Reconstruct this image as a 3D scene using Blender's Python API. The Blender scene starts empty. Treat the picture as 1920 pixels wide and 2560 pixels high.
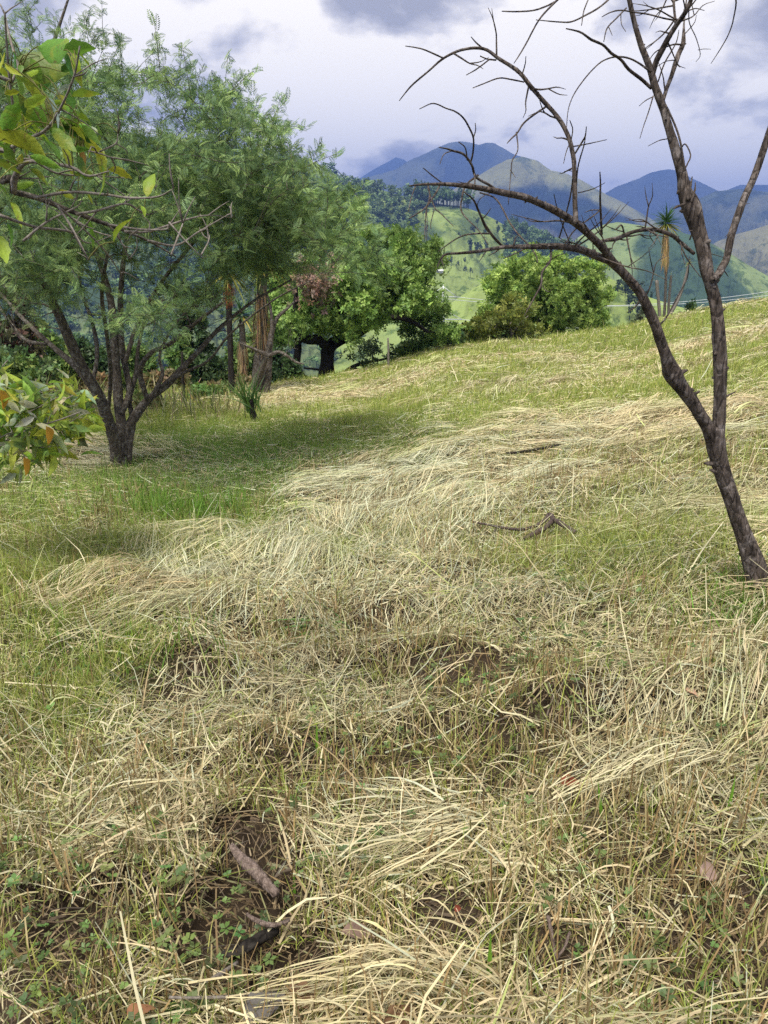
import bpy, math, random
import numpy as np
from mathutils import Vector
R = math.radians
rng = np.random.default_rng(11)
scene = bpy.context.scene
COL = scene.collection

# ------------------------------------------------------------------ camera
PITCH = R(19.1); FPX = 1849.0; EYE = 1.55
cam = bpy.data.cameras.new('camera'); camo = bpy.data.objects.new('camera', cam); COL.objects.link(camo)
camo.location = (0, 0, EYE); camo.rotation_euler = (R(90) - PITCH, 0, 0)
cam.sensor_fit = 'VERTICAL'; cam.sensor_height = 36.0; cam.lens = 36.0 * FPX / 2560
cam.clip_start = 0.05; cam.clip_end = 20000
scene.camera = camo
scene.view_settings.view_transform = 'Standard'; scene.view_settings.look = 'None'
scene.view_settings.exposure = 1.06; scene.view_settings.gamma = 1
scene.cycles.use_denoising = False
scene.cycles.max_bounces = 6; scene.cycles.diffuse_bounces = 3; scene.cycles.glossy_bounces = 2
scene.cycles.transmission_bounces = 4; scene.cycles.volume_bounces = 0
scene.cycles.use_adaptive_sampling = True; scene.cycles.adaptive_threshold = 0.01

def pix_dir(px, py):
    dx = (px - 960) / FPX; dy = (1280 - py) / FPX
    c, s = math.cos(PITCH), math.sin(PITCH)
    return np.array([dx, c + s * dy, -s + c * dy])
def at(px, py, Y):                                  # point seen at photo pixel px,py standing Y metres ahead
    d = pix_dir(px, py); d = d * (Y / d[1]); return np.array([d[0], d[1], d[2] + EYE])
def proj(P):
    P = np.asarray(P, float); c, s = math.cos(PITCH), math.sin(PITCH)
    z = P[..., 2] - EYE; f = P[..., 1] * c - z * s; u = P[..., 1] * s + z * c
    return 960 + FPX * P[..., 0] / f, 1280 - FPX * u / f

# ------------------------------------------------------------------ world and sun
SUN_EL, SUN_AZ = R(64), R(-150)                      # azimuth from +Y towards +X
world = bpy.data.worlds.new("World"); scene.world = world; world.use_nodes = True
wt = world.node_tree; wt.nodes.clear()
def N(t, typ, **kw):
    n = t.nodes.new(typ)
    for k, v in kw.items(): setattr(n, k, v)
    return n
def math_node(t, op, a, b=None, clamp=False):
    n = t.nodes.new('ShaderNodeMath'); n.operation = op; n.use_clamp = clamp
    for i, v in enumerate((a, b)):
        if v is None: continue
        if isinstance(v, (int, float)): n.inputs[i].default_value = v
        else: t.links.new(v, n.inputs[i])
    return n.outputs[0]
def build_world():
    t = wt; L = t.links.new
    out = N(t, 'ShaderNodeOutputWorld'); bg = N(t, 'ShaderNodeBackground'); bg.inputs['Strength'].default_value = 0.1
    sky = N(t, 'ShaderNodeTexSky', sky_type='NISHITA', sun_disc=False)
    sky.sun_elevation = SUN_EL; sky.sun_rotation = SUN_AZ; sky.air_density = 1.2; sky.dust_density = 1.5
    tc = N(t, 'ShaderNodeTexCoord'); sep = N(t, 'ShaderNodeSeparateXYZ'); L(tc.outputs['Generated'], sep.inputs[0])
    zz = math_node(t, 'ADD', math_node(t, 'MAXIMUM', sep.outputs['Z'], 0.0), 0.42)
    px_ = math_node(t, 'DIVIDE', sep.outputs['X'], zz); py_ = math_node(t, 'DIVIDE', sep.outputs['Y'], zz)
    cmb = N(t, 'ShaderNodeCombineXYZ'); L(px_, cmb.inputs[0]); L(py_, cmb.inputs[1]); cmb.inputs[2].default_value = 3.7
    n1 = N(t, 'ShaderNodeTexNoise'); n1.inputs['Scale'].default_value = 2.3; n1.inputs['Detail'].default_value = 9
    n1.inputs['Roughness'].default_value = 0.52; n1.inputs['Distortion'].default_value = 0.1; L(cmb.outputs[0], n1.inputs['Vector'])
    n2 = N(t, 'ShaderNodeTexNoise'); n2.inputs['Scale'].default_value = 5.5; n2.inputs['Detail'].default_value = 6
    n2.inputs['Roughness'].default_value = 0.55; n2.inputs['Distortion'].default_value = 0.2; L(cmb.outputs[0], n2.inputs['Vector'])
    v = math_node(t, 'ADD', math_node(t, 'MULTIPLY', math_node(t, 'SUBTRACT', n1.outputs['Fac'], 0.5), 3.6),
                  math_node(t, 'MULTIPLY', math_node(t, 'SUBTRACT', n2.outputs['Fac'], 0.5), 3.3))
    v = math_node(t, 'ADD', v, 0.45)
    # big cloud masses: a direction on the sky, its tightness, and how much it lightens or darkens the deck
    for px, py, k, w in [(820, 60, 60, .34), (1180, 160, 90, .20), (480, 130, 60, -.22), (900, 200, 90, -.16), (1120, 270, 90, -.22),
                         (880, 320, 420, .50), (830, 270, 500, .22), (1430, 330, 120, .16), (1820, 300, 50, .34), (1560, 230, 160, -.06), (1600, 120, 120, .16), (1880, 20, 120, -.25),
                         (1330, 40, 120, .14), (1500, 420, 150, .05), (960, 330, 500, -.05)]:
        d = pix_dir(px, py); d /= np.linalg.norm(d)
        vm = N(t, 'ShaderNodeVectorMath', operation='DOT_PRODUCT'); L(tc.outputs['Generated'], vm.inputs[0]); vm.inputs[1].default_value = tuple(d)
        g = math_node(t, 'EXPONENT', math_node(t, 'MULTIPLY', math_node(t, 'SUBTRACT', vm.outputs['Value'], 1.0), float(k)))
        v = math_node(t, 'ADD', v, math_node(t, 'MULTIPLY', g, float(w * 1.5)))
    ramp = N(t, 'ShaderNodeValToRGB'); L(v, ramp.inputs[0]); e = ramp.color_ramp.elements
    e[0].position = .12; e[0].color = (.33, .33, .35, 1)
    e[1].position = .94; e[1].color = (1, .99, .96, 1)
    for p, c in ((.36, (.47, .47, .50, 1)), (.60, (.68, .68, .70, 1)), (.76, (.88, .87, .86, 1))):
        x = e.new(p); x.color = c
    mul = N(t, 'ShaderNodeMixRGB', blend_type='MULTIPLY'); mul.inputs[0].default_value = 1
    L(ramp.outputs[0], mul.inputs[1]); mul.inputs[2].default_value = (8.2, 7.65, 6.65, 1)
    mix = N(t, 'ShaderNodeMixRGB'); mix.inputs[0].default_value = 0.93
    L(sky.outputs[0], mix.inputs[1]); L(mul.outputs[0], mix.inputs[2])
    L(mix.outputs[0], bg.inputs['Color']); L(bg.outputs[0], out.inputs[0])
build_world()
sl = bpy.data.lights.new('sun', 'SUN'); sl.energy = 3.0; sl.angle = R(18); sl.color = (1, .95, .86)
so = bpy.data.objects.new('sun', sl); COL.objects.link(so)
sd = Vector((math.sin(SUN_AZ) * math.cos(SUN_EL), math.cos(SUN_AZ) * math.cos(SUN_EL), math.sin(SUN_EL)))
so.rotation_euler = (-sd).to_track_quat('-Z', 'Y').to_euler(); so.location = (0, 0, 60)

# ------------------------------------------------------------------ noise and mesh helpers
def _h(ix, iy, seed):
    n = (ix.astype(np.int64) * 374761393 + iy.astype(np.int64) * 668265263 + seed * 1442695041) & 0xffffffff
    n = ((n ^ (n >> 13)) * 1274126177) & 0xffffffff
    n = ((n ^ (n >> 16)) * 2246822519) & 0xffffffff
    return ((n ^ (n >> 15)) & 0xffffff) / float(0xffffff)
def vnoise(x, y, seed=0):
    x = np.asarray(x, float); y = np.asarray(y, float)
    ix = np.floor(x); iy = np.floor(y); fx = x - ix; fy = y - iy
    fx = fx * fx * fx * (fx * (fx * 6 - 15) + 10); fy = fy * fy * fy * (fy * (fy * 6 - 15) + 10)
    a = _h(ix, iy, seed); b = _h(ix + 1, iy, seed); c = _h(ix, iy + 1, seed); d = _h(ix + 1, iy + 1, seed)
    return (a + (b - a) * fx) * (1 - fy) + (c + (d - c) * fx) * fy
def fbm(x, y, seed=0, oct=4, gain=.5):
    s = 0; a = 1; tot = 0; x = np.asarray(x, float); y = np.asarray(y, float)
    for i in range(oct):
        s = s + a * vnoise(x * 2 ** i + 17.3 * i, y * 2 ** i - 9.1 * i, seed + i); tot += a; a *= gain
    return s / tot
def smooth(a, b, x):
    t = np.clip((x - a) / (b - a), 0, 1); return t * t * (3 - 2 * t)

def tag(o, label=None, cat=None, group=None, kind=None):
    if label: o['label'] = label
    if cat: o['category'] = cat
    if group: o['group'] = group
    if kind: o['kind'] = kind
    return o
def thing(name, label, cat, loc=(0, 0, 0), group=None):
    o = bpy.data.objects.new(name, None); o.empty_display_size = .2; COL.objects.link(o)
    o.location = [float(q) for q in loc]
    return tag(o, label, cat, group)
class MB:
    """collects vertices, quads and a tint per vertex, becomes one mesh object"""
    def __init__(s): s.v = []; s.f = []; s.c = []; s.n = 0
    def add(s, v, f, c=None):
        v = np.asarray(v, np.float32).reshape(-1, 3); f = np.asarray(f, np.int32).reshape(-1, 4)
        s.v.append(v); s.f.append(f + s.n); s.n += len(v)
        if c is None: c = np.full((len(v), 3), .5, np.float32)
        c = np.asarray(c, np.float32)
        if c.ndim == 1: c = np.broadcast_to(c, (len(v), 3))
        s.c.append(c)
    def stamp(s, tv, tf, P, T, B, Nn, scale, col):
        """copies of a small template at frames P,T,B,Nn"""
        tv = np.asarray(tv, np.float32); m = len(tv); n = len(P)
        if n == 0: return
        sc = np.broadcast_to(np.asarray(scale, np.float32).reshape(-1, 1, 1), (n, 1, 1))
        v = P[:, None, :] + sc * (tv[None, :, 0:1] * T[:, None, :] + tv[None, :, 1:2] * B[:, None, :] + tv[None, :, 2:3] * Nn[:, None, :])
        f = np.asarray(tf, np.int32)[None] + (np.arange(n, dtype=np.int32) * m)[:, None, None]
        s.add(v.reshape(-1, 3), f.reshape(-1, 4), np.repeat(col, m, axis=0))
    def build(s, name, mat, parent=None, smooth_shade=False):
        v = np.concatenate(s.v); f = np.concatenate(s.f); c = np.concatenate(s.c)
        me = bpy.data.meshes.new(name)
        if parent is not None:
            v = v - np.array(world_loc(parent), np.float32)
        me.vertices.add(len(v)); me.vertices.foreach_set('co', v.ravel())
        me.loops.add(f.size); me.loops.foreach_set('vertex_index', f.ravel())
        me.polygons.add(len(f)); me.polygons.foreach_set('loop_start', np.arange(0, f.size, 4, dtype=np.int32))
        if smooth_shade: me.polygons.foreach_set('use_smooth', np.ones(len(f), bool))
        me.update(calc_edges=True)
        a = me.attributes.new('tint', 'FLOAT_COLOR', 'POINT')
        a.data.foreach_set('color', np.concatenate([c, np.ones((len(c), 1), np.float32)], 1).ravel())
        me.materials.append(mat)
        o = bpy.data.objects.new(name, me); COL.objects.link(o)
        if parent is not None: o.parent = parent
        return o
def world_loc(o):
    p = np.zeros(3)
    while o is not None: p = p + np.array(o.location); o = o.parent
    return p
def nrm(a): return a / np.maximum(np.linalg.norm(a, axis=-1, keepdims=True), 1e-9)
def frames(T, seed_up=None, roll=None):
    """unit T -> B,N, optional roll about T"""
    up = np.tile(np.array([0, 0, 1.0]), (len(T), 1)); bad = np.abs(T[:, 2]) > .95; up[bad] = (1, 0, 0)
    B = nrm(np.cross(up, T)); Nn = np.cross(T, B)
    if roll is not None:
        c, s = np.cos(roll)[:, None], np.sin(roll)[:, None]; B, Nn = B * c + Nn * s, Nn * c - B * s
    return B, Nn
def spline(P, n):
    P = np.asarray(P, float)
    if len(P) < 3:
        t = np.linspace(0, 1, n)[:, None]; return P[0] * (1 - t) + P[-1] * t
    seg = np.r_[0, np.cumsum(np.linalg.norm(np.diff(P[:, :3], axis=0), axis=1) ** .5)]
    Q = np.vstack([2 * P[0] - P[1], P, 2 * P[-1] - P[-2]])
    u = np.linspace(0, seg[-1], n); i = np.clip(np.searchsorted(seg, u, 'right') - 1, 0, len(P) - 2)
    t = ((u - seg[i]) / np.maximum(seg[i + 1] - seg[i], 1e-9))[:, None]
    p0, p1, p2, p3 = Q[i], Q[i + 1], Q[i + 2], Q[i + 3]
    return .5 * (2 * p1 + (p2 - p0) * t + (2 * p0 - 5 * p1 + 4 * p2 - p3) * t ** 2 + (3 * p1 - p0 - 3 * p2 + p3) * t ** 3)
def tube(mb, P, r, k=8, n=None, rough=0.0, seed=0, col=None, curve=True, cap=True):
    """tapered limb along P (m,3) with radii r"""
    P = np.asarray(P, float); r = np.broadcast_to(np.asarray(r, float), (len(P),))
    if curve:
        n = n or max(4, len(P) * 4); Q = spline(np.c_[P, r], n); P = Q[:, :3]; r = np.maximum(Q[:, 3], 1e-4)
    n = len(P); T = nrm(np.gradient(P, axis=0)); B = np.zeros_like(T)
    ref = np.array([1.0, 0, 0]) if abs(T[0, 0]) < .8 else np.array([0, 1.0, 0])
    b = ref - T[0] * ref.dot(T[0])
    for i in range(n):
        b = b - T[i] * b.dot(T[i]); b /= max(np.linalg.norm(b), 1e-9); B[i] = b
    C = np.cross(T, B); a = np.arange(k) / k * 2 * np.pi
    rr = np.repeat(r[:, None], k, 1)
    if rough:
        s = np.r_[0, np.cumsum(np.linalg.norm(np.diff(P, axis=0), axis=1))]
        A, S = np.meshgrid(a, s)
        if k >= 12: rr = rr * (1 + .9 * rough * (fbm(np.cos(A) * 3.2 + S * .8, np.sin(A) * 3.2 + S * 2.5, seed + 3, 3) - .55))
        rr = rr * (1 + rough * 2 * (fbm(np.cos(A) * 1.7 + 5 + S * 3 / max(r.max() * 12, .03), np.sin(A) * 1.7 + S / max(r.max() * 4, .01) * .6, seed, 3) - .5))
    V = P[:, None] + rr[..., None] * (np.cos(a)[None, :, None] * B[:, None] + np.sin(a)[None, :, None] * C[:, None])
    i = np.arange(n - 1)[:, None]; j = np.arange(k)[None]
    F = np.stack([i * k + j, i * k + (j + 1) % k, (i + 1) * k + (j + 1) % k, (i + 1) * k + j], -1).reshape(-1, 4)
    V = V.reshape(-1, 3)
    if cap and k >= 4:
        V = np.vstack([V, P[0] - T[0] * r[0] * .2, P[-1] + T[-1] * r[-1] * .5]); a0, a1 = n * k, n * k + 1
        cf = [[a0, (q + 2) % k, (q + 1) % k, q] for q in range(0, k - 1, 2)] + [[a1, (n - 1) * k + q, (n - 1) * k + (q + 1) % k, (n - 1) * k + (q + 2) % k] for q in range(0, k - 1, 2)]
        F = np.vstack([F, cf])
    mb.add(V, F, col)
def box(mb, c, s, col=None, rot=0):
    x, y, z = np.array(s) / 2
    v = np.array([[-x, -y, -z], [x, -y, -z], [x, y, -z], [-x, y, -z], [-x, -y, z], [x, -y, z], [x, y, z], [-x, y, z]])
    cr, sr = math.cos(rot), math.sin(rot); v = np.c_[v[:, 0] * cr - v[:, 1] * sr, v[:, 0] * sr + v[:, 1] * cr, v[:, 2]] + np.array(c)
    mb.add(v, [[3, 2, 1, 0], [4, 5, 6, 7], [0, 1, 5, 4], [1, 2, 6, 5], [2, 3, 7, 6], [3, 0, 4, 7]], col)

# ------------------------------------------------------------------ materials
def new_mat(name):
    m = bpy.data.materials.new(name); m.use_nodes = True; t = m.node_tree; t.nodes.clear()
    return m, t, N(t, 'ShaderNodeOutputMaterial'), N(t, 'ShaderNodeBsdfPrincipled')
def leaf_mat(name, rough=.5, trans=.3, spec=.3, blotch=False):
    m, t, o, b = new_mat(name); L = t.links.new
    at_ = N(t, 'ShaderNodeAttribute', attribute_name='tint')
    nz = N(t, 'ShaderNodeTexNoise'); nz.inputs['Scale'].default_value = 35
    mr = N(t, 'ShaderNodeMapRange'); mr.inputs[3].default_value = .8; mr.inputs[4].default_value = 1.2; L(nz.outputs['Fac'], mr.inputs[0])
    vm = N(t, 'ShaderNodeVectorMath', operation='SCALE'); L(at_.outputs['Color'], vm.inputs[0]); L(mr.outputs[0], vm.inputs['Scale'])
    src = vm.outputs[0]
    if blotch:                                       # yellowing patches, brown insect spots and fine ribs
        tc = N(t, 'ShaderNodeTexCoord')
        for sc, lo, hi, c, dt in ((22, .54, .68, (.36, .37, .04, 1), 4), (75, .63, .69, (.16, .08, .03, 1), 3)):
            nn = N(t, 'ShaderNodeTexNoise'); nn.inputs['Scale'].default_value = sc; nn.inputs['Detail'].default_value = dt; L(tc.outputs['Object'], nn.inputs['Vector'])
            m2 = N(t, 'ShaderNodeMapRange'); m2.inputs[1].default_value = lo; m2.inputs[2].default_value = hi; m2.inputs[4].default_value = .6; L(nn.outputs['Fac'], m2.inputs[0])
            mc = N(t, 'ShaderNodeMixRGB'); L(m2.outputs[0], mc.inputs[0]); L(src, mc.inputs[1]); mc.inputs[2].default_value = c; src = mc.outputs[0]
        wv = N(t, 'ShaderNodeTexNoise'); wv.inputs['Scale'].default_value = 160; L(tc.outputs['Object'], wv.inputs['Vector']); bp = N(t, 'ShaderNodeBump'); bp.inputs['Strength'].default_value = .5; bp.inputs['Distance'].default_value = .003; L(wv.outputs['Fac'], bp.inputs['Height']); L(bp.outputs[0], b.inputs['Normal'])
    L(src, b.inputs['Base Color']); b.inputs['Roughness'].default_value = rough; b.inputs['Specular IOR Level'].default_value = spec
    tr = N(t, 'ShaderNodeBsdfTranslucent'); L(src, tr.inputs['Color'])
    mx = N(t, 'ShaderNodeMixShader'); mx.inputs[0].default_value = trans
    L(b.outputs[0], mx.inputs[1]); L(tr.outputs[0], mx.inputs[2]); L(mx.outputs[0], o.inputs[0])
    return m
def bark_mat(name, c1, c2, c3, scale=1.0, lichen_lit=.0, bump=.6):
    m, t, o, b = new_mat(name); L = t.links.new
    tc = N(t, 'ShaderNodeTexCoord'); mp = N(t, 'ShaderNodeMapping'); mp.inputs['Scale'].default_value = (scale, scale, scale * .22); L(tc.outputs['Object'], mp.inputs[0])
    n1 = N(t, 'ShaderNodeTexNoise'); n1.inputs['Scale'].default_value = 55; n1.inputs['Detail'].default_value = 8; n1.inputs['Roughness'].default_value = .65; L(mp.outputs[0], n1.inputs['Vector'])
    v1 = N(t, 'ShaderNodeTexVoronoi', feature='DISTANCE_TO_EDGE'); v1.inputs['Scale'].default_value = 60; L(mp.outputs[0], v1.inputs['Vector'])
    n2 = N(t, 'ShaderNodeTexNoise'); n2.inputs['Scale'].default_value = 26 * scale; n2.inputs['Detail'].default_value = 7; n2.inputs['Roughness'].default_value = .7; L(tc.outputs['Object'], n2.inputs['Vector'])
    r = N(t, 'ShaderNodeValToRGB'); e = r.color_ramp.elements; e[0].position = .33; e[0].color = (*c1, 1); e[1].position = .68; e[1].color = (*c2, 1); L(n1.outputs['Fac'], r.inputs[0])
    mx = N(t, 'ShaderNodeMixRGB'); L(r.outputs[0], mx.inputs[1]); mx.inputs[2].default_value = (*c3, 1)
    mr = N(t, 'ShaderNodeMapRange'); mr.inputs[1].default_value = .60 - lichen_lit * .2; mr.inputs[2].default_value = .78 - lichen_lit * .2; mr.inputs[4].default_value = .8; L(n2.outputs['Fac'], mr.inputs[0]); L(mr.outputs[0], mx.inputs[0])
    L(mx.outputs[0], b.inputs['Base Color']); b.inputs['Roughness'].default_value = .9; b.inputs['Specular IOR Level'].default_value = .15
    ad = math_node(t, 'ADD', n1.outputs['Fac'], math_node(t, 'MINIMUM', math_node(t, 'MULTIPLY', v1.outputs['Distance'], 3.0), .5))
    bp = N(t, 'ShaderNodeBump'); bp.inputs['Strength'].default_value = bump; bp.inputs['Distance'].default_value = .012; L(ad, bp.inputs['Height']); L(bp.outputs[0], b.inputs['Normal'])
    L(b.outputs[0], o.inputs[0]); return m
def tint_mat(name, rough=.95, nscale=2.0, var=.35, bump=0., bscale=30, detail=6, spots=0):
    m, t, o, b = new_mat(name); L = t.links.new
    at_ = N(t, 'ShaderNodeAttribute', attribute_name='tint'); tc = N(t, 'ShaderNodeTexCoord')
    nz = N(t, 'ShaderNodeTexNoise'); nz.inputs['Scale'].default_value = nscale; nz.inputs['Detail'].default_value = detail; nz.inputs['Roughness'].default_value = .65; L(tc.outputs['Object'], nz.inputs['Vector'])
    mr = N(t, 'ShaderNodeMapRange'); mr.inputs[1].default_value = .25; mr.inputs[2].default_value = .75; mr.inputs[3].default_value = 1 - var; mr.inputs[4].default_value = 1 + var; L(nz.outputs['Fac'], mr.inputs[0])
    vm = N(t, 'ShaderNodeVectorMath', operation='SCALE'); L(at_.outputs['Color'], vm.inputs[0]); L(mr.outputs[0], vm.inputs['Scale'])
    L(vm.outputs[0], b.inputs['Base Color']); b.inputs['Roughness'].default_value = rough; b.inputs['Specular IOR Level'].default_value = .1
    if spots:                                        # scattered scrub and single bushes
        ns = N(t, 'ShaderNodeTexNoise'); ns.inputs['Scale'].default_value = spots; ns.inputs['Detail'].default_value = 5; ns.inputs['Roughness'].default_value = .75; L(tc.outputs['Object'], ns.inputs['Vector'])
        ms = N(t, 'ShaderNodeMapRange'); ms.inputs[1].default_value = .53; ms.inputs[2].default_value = .60; L(ns.outputs['Fac'], ms.inputs[0]); v2 = N(t, 'ShaderNodeMixRGB', blend_type='MULTIPLY')
        L(ms.outputs[0], v2.inputs[0]); L(vm.outputs[0], v2.inputs[1]); v2.inputs[2].default_value = (.42, .50, .42, 1); L(v2.outputs[0], b.inputs['Base Color'])
    if bump:
        n2 = N(t, 'ShaderNodeTexNoise'); n2.inputs['Scale'].default_value = bscale; n2.inputs['Detail'].default_value = 8; L(tc.outputs['Object'], n2.inputs['Vector'])
        bp = N(t, 'ShaderNodeBump'); bp.inputs['Strength'].default_value = bump; bp.inputs['Distance'].default_value = .6 / bscale; L(n2.outputs['Fac'], bp.inputs['Height']); L(bp.outputs[0], b.inputs['Normal'])
    L(b.outputs[0], o.inputs[0]); return m
M_leaf = leaf_mat('leaf', .5, .30); M_big = leaf_mat('broad_leaf', .5, .4, .35, True); M_straw = leaf_mat('straw', .55, .12, .35); M_grass = leaf_mat('grass_blade', .5, .4)
M_dry = leaf_mat('dry_leaf', .8, .2, .1)
M_dead = bark_mat('dead_bark', (.022, .018, .015), (.14, .112, .095), (.27, .24, .225), .7, .45, 1.0)  # pale grey patches in this bark colour stand in for lit parts
M_acacia = bark_mat('acacia_bark', (.03, .025, .02), (.15, .125, .10), (.30, .29, .26), 1.0, .5)
M_dark = bark_mat('dark_bark', (.010, .009, .008), (.045, .038, .032), (.09, .085, .075), .6, .1)
M_branch = bark_mat('branch_bark', (.035, .026, .024), (.13, .095, .085), (.22, .18, .17), 1.6, .3)
M_log = bark_mat('log_bark', (.07, .05, .04), (.26, .20, .17), (.36, .30, .27), 1.6, .3)
M_twig = bark_mat('twig_bark', (.10, .085, .07), (.27, .24, .21), (.34, .32, .29), 2.0, .3, .3)
M_ground = tint_mat('ground', .95, 14, .45, .5, 40); M_hill = tint_mat('hillside', .95, .035, .35, .6, .35, 9, .08); M_mount = tint_mat('mountain', .95, .012, .35, .9, .05, 10, .011)

# ------------------------------------------------------------------ ground
CR = [(-700, 1010, 11), (-150, 1012, 11.5), (0, 1010, 12), (300, 1002, 13), (560, 990, 14), (665, 984, 14.5), (741, 966, 15), (810, 955, 16), (972, 920, 17), (1088, 882, 18), (1215, 862, 19),
      (1366, 848, 19.5), (1539, 827, 20), (1620, 810, 20), (1771, 781, 20), (1920, 758, 20), (2300, 700, 20), (2700, 660, 20)]
ca = []; cd = []; cz = []
for px, py, D in CR:
    d = pix_dir(px, py); hr = math.hypot(d[0], d[1]); ca.append(math.atan2(d[0], d[1])); cd.append(D); cz.append(EYE + D * d[2] / hr)
ca = np.array(ca); cd = np.array(cd, float); cz = np.array(cz)
ca = np.r_[-math.pi, -1.6, ca, 1.6, math.pi]; cd = np.r_[14, 11, cd, 19, 14]; cz = np.r_[-.3, -1.2, cz, .9, -.3]
def gnd(x, y, fine=True):
    x = np.asarray(x, float); y = np.asarray(y, float)
    r = np.hypot(x, y); a = np.arctan2(x, y); D = np.interp(a, ca, cd); Z = np.interp(a, ca, cz)
    t = np.clip(r / D, 0, 1); q = np.maximum(r - D, 0)
    z = Z * t ** 1.15 - 62 * (1 - np.exp(-q / 105)) * (q / (q + 6))
    w = smooth(.3, 2.5, r) * (1 - .7 * smooth(.7, 1.0, r / D))
    z = z + w * .16 * (fbm(x * .45 + 3, y * .45, 5, 3) - .5)
    if fine: z = z + .05 * smooth(.2, 1, r) * (fbm(x * 2.3, y * 2.3, 9, 3) - .5) * (r < 40)
    z = z + smooth(40, 300, r) * 14 * (fbm(x * .008 + 40, y * .008, 21, 4) - .5)
    return z
def ground_hit(px, py):
    d = pix_dir(px, py); s = np.geomspace(.3, 900, 9000); P = d[None] * s[:, None] + np.array([0, 0, EYE])
    u = P[:, 2] - gnd(P[:, 0], P[:, 1]); i = int(np.argmax(u < 0)); return P[i] if (u < 0).any() else P[-1]

# grass / hay regions on the meadow, placed where the photograph has them
GREEN = [(300, 1090, 1.3, .6), (470, 1060, 1.2, .7), (480, 1300, .9, .55), (950, 1130, 1.8, .55), (1250, 1010, 2.5, .5), (880, 1400, .9, .5), (330, 1640, .45, .75), (100, 1420, .6, .7), (120, 1780, .35, .6),
         (1640, 1400, .7, .6), (1500, 1330, .6, .35), (1780, 1020, 2, .45), (1000, 1050, 1.6, .4), (160, 1250, 1.2, .55), (1700, 820, 4, .5), (1350, 870, 3, .5), (520, 1200, 1, .3), (40, 1550, .5, .5)]
HAYB = [(50, 1120, 1.5, 1.0), (150, 1060, 1.0, .5), (560, 1180, 1.0, .6), (820, 1250, 1.0, .7), (900, 1080, 1.0, .3), (1450, 960, 1.6, .6), (1420, 1080, 1.2, .55), (800, 1500, .7, .6), (1000, 1560, .6, .4), (650, 1730, .5, .6), (1250, 900, 1.6, .4), (1250, 1180, 1.2, .35),
        (1700, 1750, .5, .5), (1150, 1700, .5, .3), (350, 1560, .5, .4), (1830, 850, 3, .3), (300, 1320, .9, .4), (1850, 1120, 1.5, .4)]
GPTS = [(*ground_hit(px, py)[:2], s, w) for px, py, s, w in GREEN]; HPTS = [(*ground_hit(px, py)[:2], s, w) for px, py, s, w in HAYB]
def greenness(x, y):
    g = (fbm(x * .55 + 11, y * .55 + 2, 31, 4) - .5) * 2.2 + .30 + .24 * smooth(6, 12, np.hypot(x, y)) - .10 * smooth(3.5, 1.5, np.hypot(x, y))
    for X, Y, s, w in GPTS: g = g + w * np.exp(-((x - X) ** 2 + (y - Y) ** 2) / (s * s))
    for X, Y, s, w in HPTS: g = g - w * np.exp(-((x - X) ** 2 + (y - Y) ** 2) / (s * s))
    return np.clip(g, 0, 1)
def mound(x, y):                                    # raked hay lies in low uneven swathes
    n = fbm(x * .9 - y * .35 + 7, y * 1.9 + x * .5, 77, 3)
    return np.clip(n - .42, 0, 1) * .38 * (1 - .45 * smooth(3.5, 7, np.hypot(x, y))) * (1 - .75 * greenness(x, y))
ACX, ACY = ground_hit(295, 1165)[:2]

def build_ground():
    ang = np.r_[np.linspace(-math.pi, -.72, 90, endpoint=False), np.linspace(-.72, .72, 560), np.linspace(.72, math.pi, 90)[1:-1]]
    rad = np.r_[0.02, np.geomspace(.25, 4600, 300)]
    A, Rr = np.meshgrid(ang, rad); x = Rr * np.sin(A); y = Rr * np.cos(A); z = gnd(x, y)
    n1 = fbm(x * .035 + 5, y * .035, 41, 4); n2 = fbm(x * .9, y * .9, 43, 4); n3 = fbm(x * .012, y * .012, 47, 3)
    soil = np.array([.042, .03, .02]); hayc = np.array([.30, .25, .12]); grn = np.array([.12, .16, .035])
    G = greenness(x, y)[..., None]
    near = soil * (.7 + .6 * n2[..., None]) * (1 - .5 * G) + .5 * grn * G
    far_mix = smooth(5, 13, Rr)[..., None]
    near = near * (1 - far_mix) + far_mix * (hayc * (1 - G) + grn * G) * .95
    far = np.where((n1 > .52)[..., None], np.array([.035, .06, .022]), np.array([.10, .15, .035])) * (.7 + .6 * n3[..., None])
    D = np.interp(A, ca, cd); w = smooth(0, 6, Rr - D)[..., None]
    # litter and bare earth on the left under the acacia
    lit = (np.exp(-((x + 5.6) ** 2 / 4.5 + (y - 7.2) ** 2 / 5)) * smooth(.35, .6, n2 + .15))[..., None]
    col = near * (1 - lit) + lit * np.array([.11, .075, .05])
    mid = np.array([.07, .11, .03]) * (.6 + .8 * n2[..., None]); wm = smooth(30, 90, Rr)[..., None]
    col = col * (1 - w) + w * (mid * (1 - wm) + far * wm)
    na, nr = len(ang), len(rad); i = np.arange(nr - 1)[:, None]; j = np.arange(na)[None]
    F = np.stack([i * na + j, (i + 1) * na + j, (i + 1) * na + (j + 1) % na, i * na + (j + 1) % na], -1)[..., ::-1]
    mb = MB(); mb.add(np.stack([x, y, z], -1), F, col.reshape(-1, 3))
    tag(mb.build('ground', M_ground, smooth_shade=True), kind='structure')
build_ground()

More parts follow.
